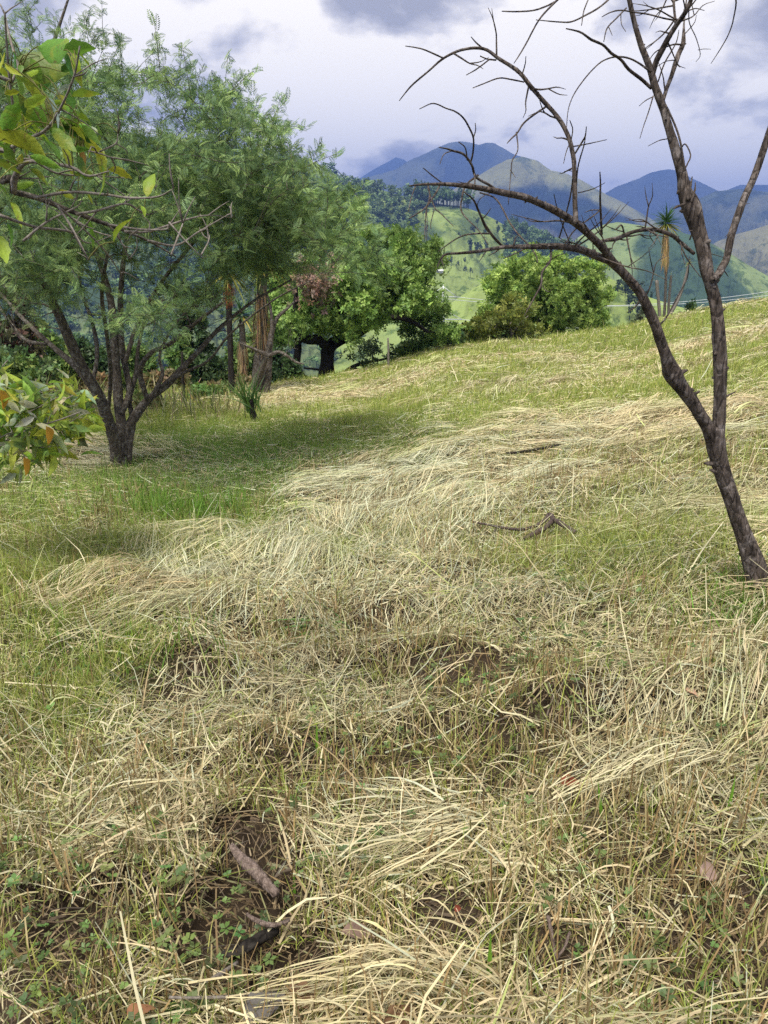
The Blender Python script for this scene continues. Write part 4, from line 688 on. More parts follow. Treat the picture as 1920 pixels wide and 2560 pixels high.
def post(name, label, cat, path, Y0, mat, sd):
    P = np.array([at(px, py, Y0) for px, py, _ in path]); gz = float(gnd(P[0, 0], P[0, 1])); P[0, 2] = gz - .1; t = MB(); tube(t, P, np.array([w for *_, w in path]) * Y0 / FPX * .5, 8, 14, .15, sd)
    tag(t.build(name, mat, None, True), label, cat)
post('fence_post', 'thin pale wooden stake standing on the crest left of the big green crown', 'post', [(972, 935, 5), (971, 880, 5), (970, 845, 4)], 16.9, M_twig, 1)
post('leaning_stake', 'dark stake leaning left, propped behind the acacia base', 'stake', [(432, 1050, 9), (412, 1010, 9), (392, 970, 8)], 11.6, M_dark, 2)
post('young_tree', 'slim upright dark stem right of the acacia base', 'tree', [(461, 1042, 11), (460, 1000, 9), (457, 940, 8), (455, 880, 6)], 12.2, M_dark, 3)

# ------------------------------------------------------------------ near leafy branches on the left
def near_branch():
    rg = np.random.default_rng(81); Y0 = 1.9; s = Y0 / FPX; bx = -1.55; t = thing('leafy_shrub', 'close shrub at the left edge with bare grey twigs and large yellow-green leaves', 'shrub', (bx, Y0, gnd(bx, Y0) - .03))
    def z1(*p): return [(X * .5787, Y * .5787, w) for X, Y, w in p]
    w = MB(); P = np.array([[bx, Y0, gnd(bx, Y0) - .05], [bx + .05, Y0, .7], [bx - .02, Y0 + .05, 1.35], [bx + .08, Y0, 1.9], [bx + .02, Y0, 2.6]]); tube(w, P, [.035, .03, .026, .022, .01], 9, 24, .15, 3); w.build('trunk', M_acacia, t, True)
    def nb(path, dy, start=None, k=6):
        m = len(path); Q = np.array([at(px, py, Y0 + dy * i / (m - 1)) for i, (px, py, _) in enumerate(path)]); r = np.array([q for *_, q in path]) * s * .5
        if start is not None: Q = np.vstack([start, Q]); r = np.r_[r[0] * 1.2, r]
        return Q, r
    B = [nb(z1((-60, 800, 20), (60, 830, 15), (160, 855, 13), (300, 910, 12), (450, 965, 10), (560, 1005, 8), (660, 1050, 6), (760, 1110, 4)), .25, P[2] + (0, 0, .1)), nb(z1((-40, 640, 12), (40, 640, 10), (120, 600, 8), (200, 560, 7), (260, 470, 5), (320, 330, 4), (345, 200, 3)), -.2, P[3]),
         nb(z1((-30, 330, 10), (20, 60, 4)), .1, P[4] - (0, 0, .25)), nb(z1((20, 50, 4), (30, 200, 5), (45, 380, 6), (70, 520, 6), (100, 620, 5)), .1), nb(z1((60, 830, 12), (65, 770, 14), (120, 700, 9), (300, 720, 7), (380, 760, 5), (470, 740, 3)), -.15), nb(z1((150, 855, 8), (300, 830, 7), (450, 840, 6), (560, 855, 6), (680, 850, 4), (750, 815, 2)), -.2),
         nb(z1((330, 925, 7), (420, 910, 6), (540, 880, 5), (600, 910, 5), (640, 930, 3)), .2), nb(z1((540, 1000, 7), (640, 1000, 6), (800, 950, 5), (900, 930, 3), (1000, 940, 2)), .3), nb(z1((640, 1040, 6), (760, 1060, 5), (860, 1000, 4), (980, 930, 2)), .3), nb(z1((740, 1100, 5), (770, 1020, 5), (790, 965, 3)), .1), nb(z1((870, 1100, 4), (900, 1045, 3), (900, 1030, 2)), .2), nb(z1((470, 970, 6), (600, 990, 5), (720, 990, 4), (730, 960, 3)), -.1),
         nb(z1((430, 655, 4), (500, 620, 4), (510, 575, 2)), 0, None), nb(z1((300, 640, 4), (420, 660, 4), (480, 680, 3), (560, 690, 2)), 0), nb(z1((0, 930, 8), (150, 980, 7), (300, 1000, 6), (380, 1050, 4), (480, 1020, 2)), .3), nb(z1((0, 700, 8), (130, 690, 6), (250, 750, 5), (420, 760, 4), (560, 770, 2)), .15), nb(z1((100, 1040, 6), (200, 960, 5), (320, 900, 4)), .1), nb(z1((460, 960, 5), (520, 1040, 4), (560, 1120, 3)), .1), nb(z1((210, 860, 6), (330, 960, 5), (450, 1080, 4), (520, 1180, 3)), .2), nb(z1((250, 890, 5), (320, 1000, 4), (380, 1120, 3)), -.1)]
    for q, (Q, r) in enumerate(B):
        b = MB(); tube(b, Q, r, 6, max(10, len(Q) * 4), .15, 90 + q)
        for _ in range(3):                           # short bare spurs
            i = rg.integers(1, len(Q)); d = nrm(nrm(Q[-1] - Q[0]) * .6 + rand_unit(1, rg)[0] * .9 + (0, 0, .3)); l = rg.uniform(.03, .11); tube(b, [Q[i], Q[i] + d * l * .5, Q[i] + d * l + rg.normal(0, .01, 3)], [.0022, .0017, .0007], 4, 5)
        b.build('branch', M_twig if q else M_acacia, t, True)
    LV = [(250, 215, 205, -15, .9, 0), (345, 205, 110, 10, .8, 0), (370, 255, 90, -40, .6, 1), (190, 300, 190, -20, 1.0, 0), (85, 380, 120, -75, .8, 0), (150, 400, 110, -50, .7, 1), (375, 410, 110, 5, .7, 0), (300, 445, 130, -80, .8, 2), (250, 490, 130, -50, .8, 3), (110, 500, 120, 80, .8, 2), (180, 520, 140, -20, .9, 0), (245, 545, 120, -30, .8, 4), (150, 560, 110, -20, .7, 1), (50, 500, 120, 60, .9, 0), (330, 575, 120, -30, .8, 2), (410, 640, 100, -40, .7, 1), (440, 690, 110, -70, .6, 1), (530, 745, 110, -10, .6, 1),
          (645, 790, 100, 80, .8, 1), (620, 910, 45, -60, .8, 1), (512, 985, 105, 70, .7, 1), (455, 780, 100, -80, .6, 0), (290, 840, 60, -30, .7, 1), (80, 930, 110, -60, .5, 1), (20, 1080, 120, -60, .8, 1), (400, 1000, 110, -75, .5, 0), (355, 530, 90, -60, .7, 0), (20, 560, 140, 10, .9, 0), (60, 610, 140, -20, .9, 1), (20, 660, 120, -40, .8, 0), (130, 620, 120, -45, .8, 1), (230, 640, 120, -35, .8, 0), (300, 690, 100, -60, .7, 1), (360, 700, 100, -80, .6, 4), (200, 700, 110, -20, .6, 0), (100, 800, 80, 10, .6, 1), (400, 560, 70, -20, .6, 3), (430, 580, 60, -80, .6, 0), (10, 250, 60, 90, .6, 1), (25, 620, 120, 30, .8, 0), (280, 610, 110, -50, .8, 0), (330, 300, 110, -80, .7, 1),
          (60, 450, 120, -60, .9, 0), (170, 460, 110, 160, .8, 0), (390, 860, 40, -60, .6, 1), (280, 380, 70, 40, .5, 3), (120, 350, 80, 170, .6, 0), (20, 820, 90, -30, .6, 0), (50, 1010, 80, -80, .6, 0), (35, 720, 100, -10, .8, 0), (90, 690, 100, 15, .7, 1), (180, 760, 90, -30, .6, 0)]
    CL = [(.16, .31, .035), (.30, .38, .035), (.08, .18, .03), (.32, .40, .30), (.22, .13, .03)]
    for _ in range(60):
        X = rg.uniform(-20, 430); LV.append((X, rg.uniform(230, 700) if X < 300 else rg.uniform(480, 760), rg.uniform(40, 95), rg.uniform(-100, 30), rg.uniform(.6, .9), int(rg.choice([0, 0, 1, 1, 2]))))
    m = MB()
    for X, Y, l, ang, w_, ci in LV:
        dY = Y0 + rg.uniform(-.18, .2); p = at(X * .5787, Y * .5787, dY); L_ = l * .5787 * dY / FPX * 1.12; a = R(ang); T = np.array([math.cos(a), rg.normal(0, .35), math.sin(a)]); T /= np.linalg.norm(T); Bv, Nn = frames(T[None], roll=np.array([rg.normal(R(-60) if abs(math.cos(a)) > .5 else 0, .5)])); tm = t_broad(8, .55 * w_, rg.uniform(.05, .4), .025, int(X))
        c = jitter_col(CL[ci], 1, rg, .15); m.stamp(*tm, p[None] - T * L_ * .5, T[None], Bv, Nn, L_, c)
        if ci == 1:                                  # spotted edge
            pass
    # petioles keep the leaves on the twigs
    allQ = np.vstack([spline(np.c_[Q, r], 30)[:, :3] for Q, r in B]); pet = MB(); v = np.concatenate(m.v); k = 27
    for i in range(0, len(v), k):
        p = v[i + 1]; j = int(np.argmin(np.linalg.norm(allQ - p, axis=1))); q = allQ[j]
        tube(m, [q, (p + q) / 2 + (0, 0, .012), p], [.0016, .0013, .001], 4, 5, cap=False, col=np.array([.2, .2, .06]))
    m.build('foliage', M_big, t)
near_branch()
def near_bush():
    rg = np.random.default_rng(83); Y0 = 3.9; bx = at(-230, 1100, Y0)[0]; gz = float(gnd(bx, Y0)); t = thing('leafy_bush', 'low yellow-green bush with pointed drooping leaves at the left edge in front of the acacia', 'bush', (bx, Y0, gz - .03)); w = MB(); st = []
    for ex, ey, dy in [(60, 1010, .1), (130, 1000, -.1), (190, 985, .2), (30, 1080, -.2), (110, 1090, 0), (170, 1060, .1), (-40, 960, .1), (80, 970, .3), (60, 1130, -.1), (200, 1030, -.2), (20, 900, .2)]:
        e = at(ex, ey, Y0 + dy); b0 = np.array([bx + rg.normal(0, .05), Y0 + rg.normal(0, .05), gz - .05]); mid = b0 * .45 + e * .55 + np.array([-.05, 0, .18]); P = np.array([b0, mid, e]); r = np.array([.010, .007, .003]); tube(w, P, r, 5, 12); st.append((P, r))
    el = [px_ell(110, 1030, Y0, 115, 70, .4), px_ell(60, 1090, Y0, 100, 70, .35), px_ell(-60, 1000, Y0, 120, 120, .4), px_ell(40, 990, Y0, 70, 50, .35)]; el.append(px_ell(140, 1085, Y0, 85, 70, .3)); tg = ell_targets(el, 290, rg, .2); tw = grow(st, tg, rg, w, .0015, .004, .08, 4); w.build('stem', M_twig, t, True)
    f = MB(); cols = np.array([(.30, .42, .06), (.42, .48, .07), (.22, .33, .06), (.14, .23, .06), (.36, .42, .26)])
    leaves_on(f, tw, rg, 8, .10, [t_broad(6, .36, c, .01, i) for i, c in enumerate((.3, .5, .15))], lambda P, n: jitter_col(cols[rg.integers(0, 5, n)], n, rg, .18), .03, .3, -.25); f.build('foliage', M_big, t)
    for px, py in [(118, 1090), (62, 1168), (5, 1000)]:
        g = MB(); p = at(px, py, Y0 - .35); T = nrm(np.array([[.1, .1, -1.0]])); B, Nn = frames(T, roll=np.array([.2])); g.stamp(*t_broad(7, .6, .2, .02, px), p[None] + (0, 0, .05), T, B, Nn, .10, np.array([[.45, .24, .03]])); tag(g.build('yellow_leaf', M_big, t), 'withered orange-yellow leaf')
near_bush()

# ------------------------------------------------------------------ meadow: hay, stubble, grass, weeds
def flow(x, y):                                      # lie of the mown swathes
    return R(18) + 1.5 * (fbm(x * .5 + 3, y * .5 + 8, 51, 3) - .5) * 2 + .5 * (vnoise(x * 2, y * 2, 53) - .5)
STRAW = np.array([(.52, .44, .26), (.63, .56, .37), (.44, .45, .23), (.49, .50, .37), (.28, .20, .10), (.57, .45, .28), (.38, .42, .14)])
def scatter(n, r0, r1, p, rg, half=.62):
    """points in the wedge the camera can see (and a step to either side), denser close by"""
    u = rg.random(n); r = (r0 ** p + u * (r1 ** p - r0 ** p)) ** (1 / p); a = rg.uniform(-half, half, n); D = np.interp(a, ca, cd); k = r < D + 1.2; r = r[k]; a = a[k]
    return r * np.sin(a), r * np.cos(a), r
def ribbons(mb, x, y, L_, th, kap, z0, arch, tilt, w, roll, col, seg, gz=True, taper=.35, kink=None):
    n = len(x); s = np.linspace(0, 1, seg + 1); S = s[None] * L_[:, None]; ang = th[:, None] + kap[:, None] * S
    if kink is not None: ang = ang + kink[:, None] * (s > .4)[None]
    dx = np.cos(ang) * L_[:, None] / seg; dy = np.sin(ang) * L_[:, None] / seg
    X = x[:, None] + np.cumsum(np.c_[np.zeros(n), dx[:, :-1]], 1); Y = y[:, None] + np.cumsum(np.c_[np.zeros(n), dy[:, :-1]], 1)
    Z = gnd(X, Y) + mound(X, Y) + z0[:, None] + arch[:, None] * 4 * (s * (1 - s))[None] + tilt[:, None] * S
    c = np.cos(roll)[:, None]; sn = np.sin(roll)[:, None]; ww = w[:, None] * (1 - (1 - taper) * s[None] ** 2) * .5
    ox = -np.sin(ang) * ww * c; oy = np.cos(ang) * ww * c; oz = ww * sn
    V = np.stack([np.stack([X - ox, Y - oy, Z - oz], -1), np.stack([X + ox, Y + oy, Z + oz], -1)], 2)   # n,seg+1,2,3
    b = (np.arange(n) * (seg + 1) * 2)[:, None] + np.arange(seg)[None] * 2; F = np.stack([b, b + 1, b + 3, b + 2], -1)
    mb.add(V.reshape(-1, 3), F.reshape(-1, 4), np.repeat(col, (seg + 1) * 2, 0))
def straw_col(x, y, rg, n):
    G = greenness(x, y); tone = fbm(x * .7 + 30, y * .7, 61, 3); d = np.hypot(x - ACX - 1.5, y - ACY + .8)
    pg = np.clip(1.25 - d / 3.2, 0, .8)               # greyer, fresher hay by the acacia
    k = rg.random(n); w = np.stack([.9 + 0 * G, .9 + 0 * G, .25 + .9 * G, .2 + 2.2 * pg, .30 + 0 * G, .2 + 2.2 * np.clip(tone - .5, 0, 1) * 2, .15 + .8 * G], 1); w = np.cumsum(w / w.sum(1, keepdims=True), 1)
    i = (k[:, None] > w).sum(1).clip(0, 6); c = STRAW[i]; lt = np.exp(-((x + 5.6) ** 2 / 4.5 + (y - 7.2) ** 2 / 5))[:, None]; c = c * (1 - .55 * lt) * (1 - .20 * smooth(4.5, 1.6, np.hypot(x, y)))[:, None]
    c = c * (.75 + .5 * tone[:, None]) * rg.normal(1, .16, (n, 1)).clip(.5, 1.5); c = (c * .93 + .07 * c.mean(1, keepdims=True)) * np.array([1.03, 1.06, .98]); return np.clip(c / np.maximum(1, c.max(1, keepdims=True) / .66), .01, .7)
CLEAR = [(*ground_hit(px, py)[:2], rr) for px, py, rr in [(620, 2325, .13), (560, 2360, .10), (640, 2200, .08), (690, 2300, .08), (600, 2130, .07), (660, 2500, .09), (760, 2480, .08), (1390, 2380, .07), (1120, 2290, .08), (180, 2390, .10), (1432, 1952, .05), (520, 2440, .08), (1340, 1300, .08), (1385, 1305, .07), (1250, 1310, .05)]]
def cover(x, y):
    """how thickly hay lies here, with gaps down to the soil"""
    r = np.hypot(x, y); n = fbm(x * 2.9 + 5, y * 2.9, 57, 3); c = smooth(.38, .60, n + .24 * smooth(2.0, 4.5, r) - .02 * smooth(2.2, 1.4, r))
    for X, Y, q in CLEAR: c = c * (1 - .93 * np.exp(-(((x - X) ** 2 + (y - Y) ** 2) / (q * q)) ** 2))
    return c
def bare(x, y, rg):
    k = np.ones(len(x), bool)
    for X, Y, q in CLEAR: k &= (np.hypot(x - X, y - Y) > q) | (rg.random(len(x)) < .12)
    return k
def clear_of(x, y, th, L_, rg):
    k = np.ones(len(x), bool)
    for X, Y, q in CLEAR:
        near = np.hypot(x - X, y - Y) < q + .8; i = np.where(near)[0]
        if not len(i): continue
        for f in (0, .25, .5, .75, 1):
            d = np.hypot(x[i] + np.cos(th[i]) * L_[i] * f - X, y[i] + np.sin(th[i]) * L_[i] * f - Y); k[i] &= (d > q * .95) | (rg.random(len(i)) < .06)
    return k
def meadow():
    rg = np.random.default_rng(91); hay = MB()
    # loose strands and chopped bits
    for n, r0, r1, p, seg in ((92000, .7, 5, 1.15, 3), (170000, 4, 12, 1.25, 2), (210000, 9, 22, 1.5, 2)):
        x, y, r = scatter(n, r0, r1, p, rg); keep = (rg.random(len(x)) > .55 * greenness(x, y)) & (rg.random(len(x)) < .12 + .88 * cover(x, y)); x, y, r = x[keep], y[keep], r[keep]; m = len(x)
        L_ = rg.gamma(2.0, .048, m).clip(.02, .40); up = rg.random(m) < np.where(r > 5, .04, .15); L_ = np.where(r > 6, np.minimum(L_, .28), L_)
        th = flow(x, y) + rg.normal(0, 1, m) * np.where(r < 3.2, 1.5, .95) + np.where(rg.random(m) < .5, math.pi, 0); k = clear_of(x, y, th, L_, rg); x, y, r, L_, up, th = x[k], y[k], r[k], L_[k], up[k], th[k]; m = len(x)
        wd = rg.gamma(4, .00075, m).clip(.0012, .007); flat = rg.random(m) < .11; wd = np.where(flat, np.minimum(wd * 2.0, .0068), wd)
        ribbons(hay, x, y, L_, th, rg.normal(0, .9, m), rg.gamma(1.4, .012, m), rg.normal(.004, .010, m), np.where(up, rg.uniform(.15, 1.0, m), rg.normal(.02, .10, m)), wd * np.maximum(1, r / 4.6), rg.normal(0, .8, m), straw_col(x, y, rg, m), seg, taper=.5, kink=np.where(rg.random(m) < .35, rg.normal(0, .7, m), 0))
    # combed bundles: near-parallel strands fanned out from a common cut end
    for nb, r0, r1, p, ns, seg in ((380, .9, 5, 1.5, 48, 5), (900, 4, 12, 1.35, 42, 4), (700, 9, 21, 1.6, 30, 3)):
        bx, by, br_ = scatter(nb, r0, r1, p, rg); keep = (rg.random(len(bx)) > 1.1 * greenness(bx, by) - .1) & (rg.random(len(bx)) < cover(bx, by) ** 1.5 + .03) & (fbm(bx * .8 + 40, by * .8, 58, 2) > .42); bx, by, br_ = bx[keep], by[keep], br_[keep]; m = len(bx)
        th = flow(bx, by) + rg.normal(0, .35, m) + np.where(rg.random(m) < .5, math.pi, 0); kp = rg.normal(0, .8, m); bl = rg.uniform(.22, .52, m) * (1 - .25 * smooth(3, 1.5, br_)); wd = rg.uniform(.03, .10, m) * (1 + .6 * smooth(4, 14, br_)); z = rg.uniform(.01, .06, m); ar = rg.uniform(0, .04, m); tone = rg.normal(1.03, .09, m).clip(.8, 1.18)
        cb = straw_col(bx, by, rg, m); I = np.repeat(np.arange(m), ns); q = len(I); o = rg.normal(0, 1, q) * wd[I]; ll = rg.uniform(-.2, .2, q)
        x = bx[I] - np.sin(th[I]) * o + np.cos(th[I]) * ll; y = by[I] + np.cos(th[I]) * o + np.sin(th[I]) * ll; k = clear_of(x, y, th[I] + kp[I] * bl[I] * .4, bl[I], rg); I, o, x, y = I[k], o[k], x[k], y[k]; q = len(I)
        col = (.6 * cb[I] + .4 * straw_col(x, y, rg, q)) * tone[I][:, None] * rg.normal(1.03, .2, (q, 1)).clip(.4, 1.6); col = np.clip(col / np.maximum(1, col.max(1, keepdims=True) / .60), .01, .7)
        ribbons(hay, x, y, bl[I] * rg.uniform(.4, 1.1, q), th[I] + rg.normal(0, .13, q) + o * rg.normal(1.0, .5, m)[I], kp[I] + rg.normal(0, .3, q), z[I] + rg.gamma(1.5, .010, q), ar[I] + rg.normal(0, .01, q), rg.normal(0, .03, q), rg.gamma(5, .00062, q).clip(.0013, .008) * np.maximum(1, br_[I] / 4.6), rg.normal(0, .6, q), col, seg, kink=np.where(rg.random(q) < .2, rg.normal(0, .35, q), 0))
    # chopped brown litter lying flat on the soil
    x, y, r = scatter(70000, .7, 6.5, 1.1, rg); m = len(x); c = np.array([(.10, .07, .04), (.17, .12, .06), (.24, .18, .10), (.07, .05, .03), (.15, .15, .06)])[rg.integers(0, 5, m)] * rg.normal(1, .2, (m, 1)).clip(.4, 1.6)
    ribbons(hay, x, y, rg.gamma(2.5, .016, m).clip(.012, .12), rg.uniform(0, 6.28, m), rg.normal(0, 3, m), rg.uniform(.001, .008, m), 0 * x, rg.normal(.03, .15, m), rg.gamma(4, .0008, m).clip(.0014, .008), rg.normal(0, .6, m), c, 2, taper=.6)
    tag(hay.build('cut_hay', M_straw), 'loose mown hay strands and combed swathes covering the meadow', 'hay', kind='stuff')
    # living grass
    gr = MB()
    for n, r0, r1, p, seg in ((100000, .8, 5, 1.1, 3), (180000, 4, 12, 1.25, 2), (260000, 9, 22, 1.6, 2)):
        x, y, r = scatter(n, r0, r1, p, rg); g = greenness(x, y); cl = fbm(x * 3, y * 3, 66, 2); keep = rg.random(len(x)) < np.clip(g * 1.3 + .20, 0, 1) * smooth(.3, .6, cl + .15); keep &= bare(x, y, rg); x, y, r, g = x[keep], y[keep], r[keep], g[keep]; m = len(x)
        L_ = rg.gamma(4, .022, m).clip(.03, .25) * (.8 + .3 * g); sh = np.exp(-((x - ACX - .9) ** 2 + (y - ACY) ** 2) / 4)  # greener grass by the acacia, colour brightened to soften the tree's shade
        c = np.array([(.28, .36, .06), (.38, .43, .09), (.20, .29, .05), (.45, .45, .14)])[rg.integers(0, 4, m)] * rg.normal(1, .15, (m, 1)).clip(.5, 1.5); c = c * (1 - sh[:, None]) + sh[:, None] * np.array([.17, .33, .05])
        a = rg.uniform(0, 6.28, m); ln = rg.uniform(.2, 1.1, m)
        # upright blades: short run over the ground, steep rise
        run = L_ * np.sin(ln); ribbons(gr, x, y, run, a, rg.normal(0, 2, m), 0 * x, run * .0 + L_ * .05, np.cos(ln) / np.maximum(np.sin(ln), .15), rg.uniform(.0018, .0040, m) * np.maximum(1, r / 4.8), rg.normal(0, .3, m), c, seg, taper=.1)
    # denser rank clump near the acacia
    for px, py, n, sz in ((470, 1290, 900, .26), (120, 1560, 200, .14), (330, 1640, 260, .14), (1840, 1500, 130, .15), (1925, 1530, 160, .2), (1800, 1540, 160, .12)):
        h = ground_hit(px, py); sp_ = .28 if n > 190 else .16; x = h[0] + rg.normal(0, sp_, n); y = h[1] + rg.normal(0, sp_ * .8, n); L_ = sz * rg.uniform(.4, 1.1, n); ln = rg.uniform(.2, .9, n); run = L_ * np.sin(ln)
        ribbons(gr, x, y, run, rg.uniform(0, 6.28, n), rg.normal(0, 2, n), 0 * x, L_ * .08, np.cos(ln) / np.maximum(np.sin(ln), .15) * .9, rg.uniform(.003, .005, n) * 1.4, rg.normal(0, .3, n), jitter_col((.13, .25, .03), n, rg), 3, taper=.1)
    tag(gr.build('green_grass', M_grass), 'short living green grass growing up through the hay', 'grass', kind='stuff')
    # stubble: cut stalk bases in tufts
    st = MB(); x, y, r = scatter(3300, .8, 7, 1.05, rg); k = (fbm(x * 1.6, y * 1.6, 69, 2) > .44) & bare(x, y, rg); x, y = x[k], y[k]; m = len(x); I = np.repeat(np.arange(m), 9); q = len(I); sx = x[I] + rg.normal(0, .022, q); sy = y[I] + rg.normal(0, .022, q); L_ = rg.gamma(4, .02, q).clip(.02, .16); ln = np.abs(rg.normal(.0, .4, q)) + .05; run = L_ * np.sin(ln)
    ribbons(st, sx, sy, run, rg.uniform(0, 6.28, q), 0 * sx, 0 * sx, 0 * sx, 1 / np.tan(ln), rg.uniform(.0018, .005, q), rg.normal(0, .3, q), np.array([(.32, .22, .10), (.22, .15, .07), (.40, .33, .17), (.24, .22, .08)])[rg.integers(0, 4, q)] * rg.normal(1, .18, (q, 1)).clip(.5, 1.5), 2, taper=.9)
    tag(st.build('stubble', M_straw), 'upright brown cut grass stubble in small tufts', 'stubble', kind='stuff')
    # small broadleaf weeds
    wd = MB(); x, y, r = scatter(2400, .8, 4.5, .7, rg); cl = fbm(x * 1.6 + 2, y * 1.6, 88, 2); k = rg.random(len(x)) < smooth(.42, .65, cl + .12 * smooth(2.6, 1.5, r)); x, y = x[k], y[k]; m = len(x); P = np.c_[x, y, gnd(x, y) + mound(x, y) + rg.uniform(.015, .07, m)]
    T = nrm(np.c_[rg.normal(0, 1, (m, 2)), rg.normal(0, .2, m)]); B, Nn = frames(T); wd.stamp(*t_rosette(6, .6, 5, .3), P, T, B, Nn, rg.uniform(.008, .024, m), jitter_col((.12, .18, .055), m, rg, .3))
    tag(wd.build('weeds', M_leaf), 'tiny broad-leaved green weeds between the straw', 'weeds', kind='stuff')
meadow()

# ------------------------------------------------------------------ things lying in the grass
def hay_hit(px, py, up=0.):
    d = pix_dir(px, py); s_ = np.geomspace(.5, 40, 6000); P = d[None] * s_[:, None] + np.array([0, 0, EYE]); u = P[:, 2] - gnd(P[:, 0], P[:, 1]) - mound(P[:, 0], P[:, 1]) - up; return P[int(np.argmax(u < 0))]
def lying(name, label, cat, paths, mat, lift=.03, k=8, rough=.2, sd=0, parts=None):
    h = ground_hit(*paths[0][0][:2]); t = thing(name, label, cat, (h[0], h[1], h[2])) if len(paths) > 1 else None; o = None
    for q, p in enumerate(paths):
        P = []; r = []
        for px, py, w, dz in p:
            g = hay_hit(px, py, lift + dz * .6); P.append(g); r.append(w * g[1] / FPX * .5)
        m = MB(); tube(m, P, r, k, max(10, len(P) * 5), rough, sd + q); o = m.build((parts or ['branch'] * 9)[q] if t else name, mat, t, True)
    if not t: tag(o, label, cat)
    return t or o
def z6(*p): return [(960 + X * .5787, 1150 + Y * .5787, w, z) for X, Y, w, z in p]
def z7(*p): return [(X * .5787, 1790 + Y * .5787, w, z) for X, Y, w, z in p]
lying('fallen_branch', 'forked brown fallen branch lying on the hay in the middle of the meadow', 'branch', [z6((825, 312, 12, .02), (780, 285, 13, .05), (735, 262, 15, .08), (700, 290, 13, .05), (650, 318, 13, .02), (605, 340, 11, .0)), z6((735, 262, 14, .08), (715, 235, 12, .10), (690, 265, 11, .06), (640, 290, 9, .03), (580, 300, 8, .02), (500, 290, 7, .03), (440, 278, 6, .03), (380, 266, 5, .02)), z6((490, 290, 4, .02), (475, 310, 3, .0), (462, 330, 3, -.01))], M_branch, .06, sd=201, parts=['trunk', 'branch', 'twig'])
lying('stick', 'thin dark stick half buried in a hay swathe up the slope', 'stick', [[(1265, 1133, 5, .02), (1300, 1130, 7, .03), (1350, 1122, 7, .03), (1400, 1112, 5, .02)]], M_dark, .05, sd=211)
lying('bark_log', 'short grey-brown weathered log standing out of the straw near the camera', 'log', [z7((1000, 560, 22, .06), (1050, 620, 34, .05), (1100, 670, 38, .04), (1150, 720, 36, .03), (1195, 770, 30, .02))], M_log, .03, 12, .3, 221)
lying('charred_log', 'dark rotten log in the bare hollow below the grey log', 'log', [z7((960, 1035, 26, .0), (1020, 1020, 40, .01), (1080, 985, 44, .02), (1140, 950, 40, .02), (1200, 925, 28, .02))], M_dark, .03, 12, .35, 231)
lying('curved_stick', 'curved brown stick just above the dark rotten log', 'stick', [z7((1065, 855, 10, .05), (1100, 880, 15, .06), (1150, 900, 17, .06), (1200, 900, 15, .06), (1250, 880, 12, .05))], M_log, .04, 9, .15, 241)
lying('stick', 'long thin pale stick across the bottom of the hay beside the flat grey leaf', 'stick', [z7((730, 1215, 10, .03), (850, 1218, 10, .03), (1000, 1212, 11, .03), (1100, 1208, 11, .03), (1220, 1208, 9, .03))], M_twig, .04, 8, .1, 251)
lying('stick', 'short splintered grey stick right below the dark rotten log', 'stick', [z7((890, 1150, 10, .02), (960, 1110, 16, .03), (1025, 1065, 12, .03))], M_twig, .03, 8, .2, 261)
lying('twig', 'short forked cut twig standing upright in the straw at the bottom, right of centre', 'twig', [[(1392, 2400, 13, .0), (1385, 2370, 14, .03), (1378, 2330, 14, .07), (1370, 2290, 13, .10)], [(1392, 2395, 10, .0), (1410, 2370, 10, .03), (1425, 2330, 9, .05)]], M_log, .02, 8, .15, 271, ['stem', 'fork'])
def dead_leaf(label, px, py, wpx, ang, col, curl, lift=.06, w=.6, sd=0):
    rg = np.random.default_rng(sd); g = hay_hit(px, py, lift); dist = np.hypot(np.hypot(g[0], g[1]), EYE); L_ = wpx * dist / FPX * .95; P = np.array([g]); T = nrm(np.array([[math.cos(R(ang)), math.sin(R(ang)), .12]])); B, Nn = frames(T, roll=np.array([rg.normal(0, .25) + .3]))
    m = MB(); m.stamp(*t_broad(9, w, curl, .05, sd), P - T * L_ * .5, T, B, Nn, L_, np.array([col])); tag(m.build('dead_leaf', M_dry), label, 'leaf', 'dead leaves lying in the straw')
for q, a in enumerate([('crumpled rust-red leaf on the stubble, halfway up on the right', 1432, 1952, 62, 10, (.24, .07, .04), .5), ('curled brown leaf near the bottom beside the flat grey leaf', 760, 2490, 85, -20, (.20, .12, .07), .6), ('flat dull grey leaf at the bottom edge left of centre', 660, 2515, 95, 30, (.16, .15, .14), .1), ('grey-brown leaf right of the dark rotten log', 895, 2325, 72, 0, (.22, .15, .12), .4),
                       ('pinkish tan leaf on combed straw below the dead tree', 1730, 1728, 32, -50, (.42, .26, .18), .3), ('brown leaf in the bottom right corner', 1005, 2540, 80, 15, (.16, .09, .05), .5), ('small orange-brown leaf in the lower left', 350, 2520, 55, 40, (.30, .15, .08), .6),
                       ('tiny dark red leaf in stubble at the lower middle', 1145, 2268, 26, 60, (.20, .05, .03), .5), ('pale pinkish leaf in the long straw near the right edge', 1775, 2175, 60, 30, (.34, .24, .2), .4)]): dead_leaf(*a, sd=300 + q)
def tall_blade(label, px, py, h, lean, sd):
    g = ground_hit(px, py); gz = gnd(g[0], g[1]); L_ = h * np.hypot(g[1], EYE) / FPX * 1.15; T = nrm(np.array([[lean, .1, 1.0]])); B, Nn = frames(T); m = MB(); m.stamp(*t_sword(6, .085, .04), np.array([[g[0], g[1], gz - .01]]), T, np.array([[1.0, 0, 0]]), np.array([[0, -1.0, 0]]), L_, np.array([[.14, .30, .03]])); tag(m.build('tall_grass', M_leaf), label, 'grass blade')
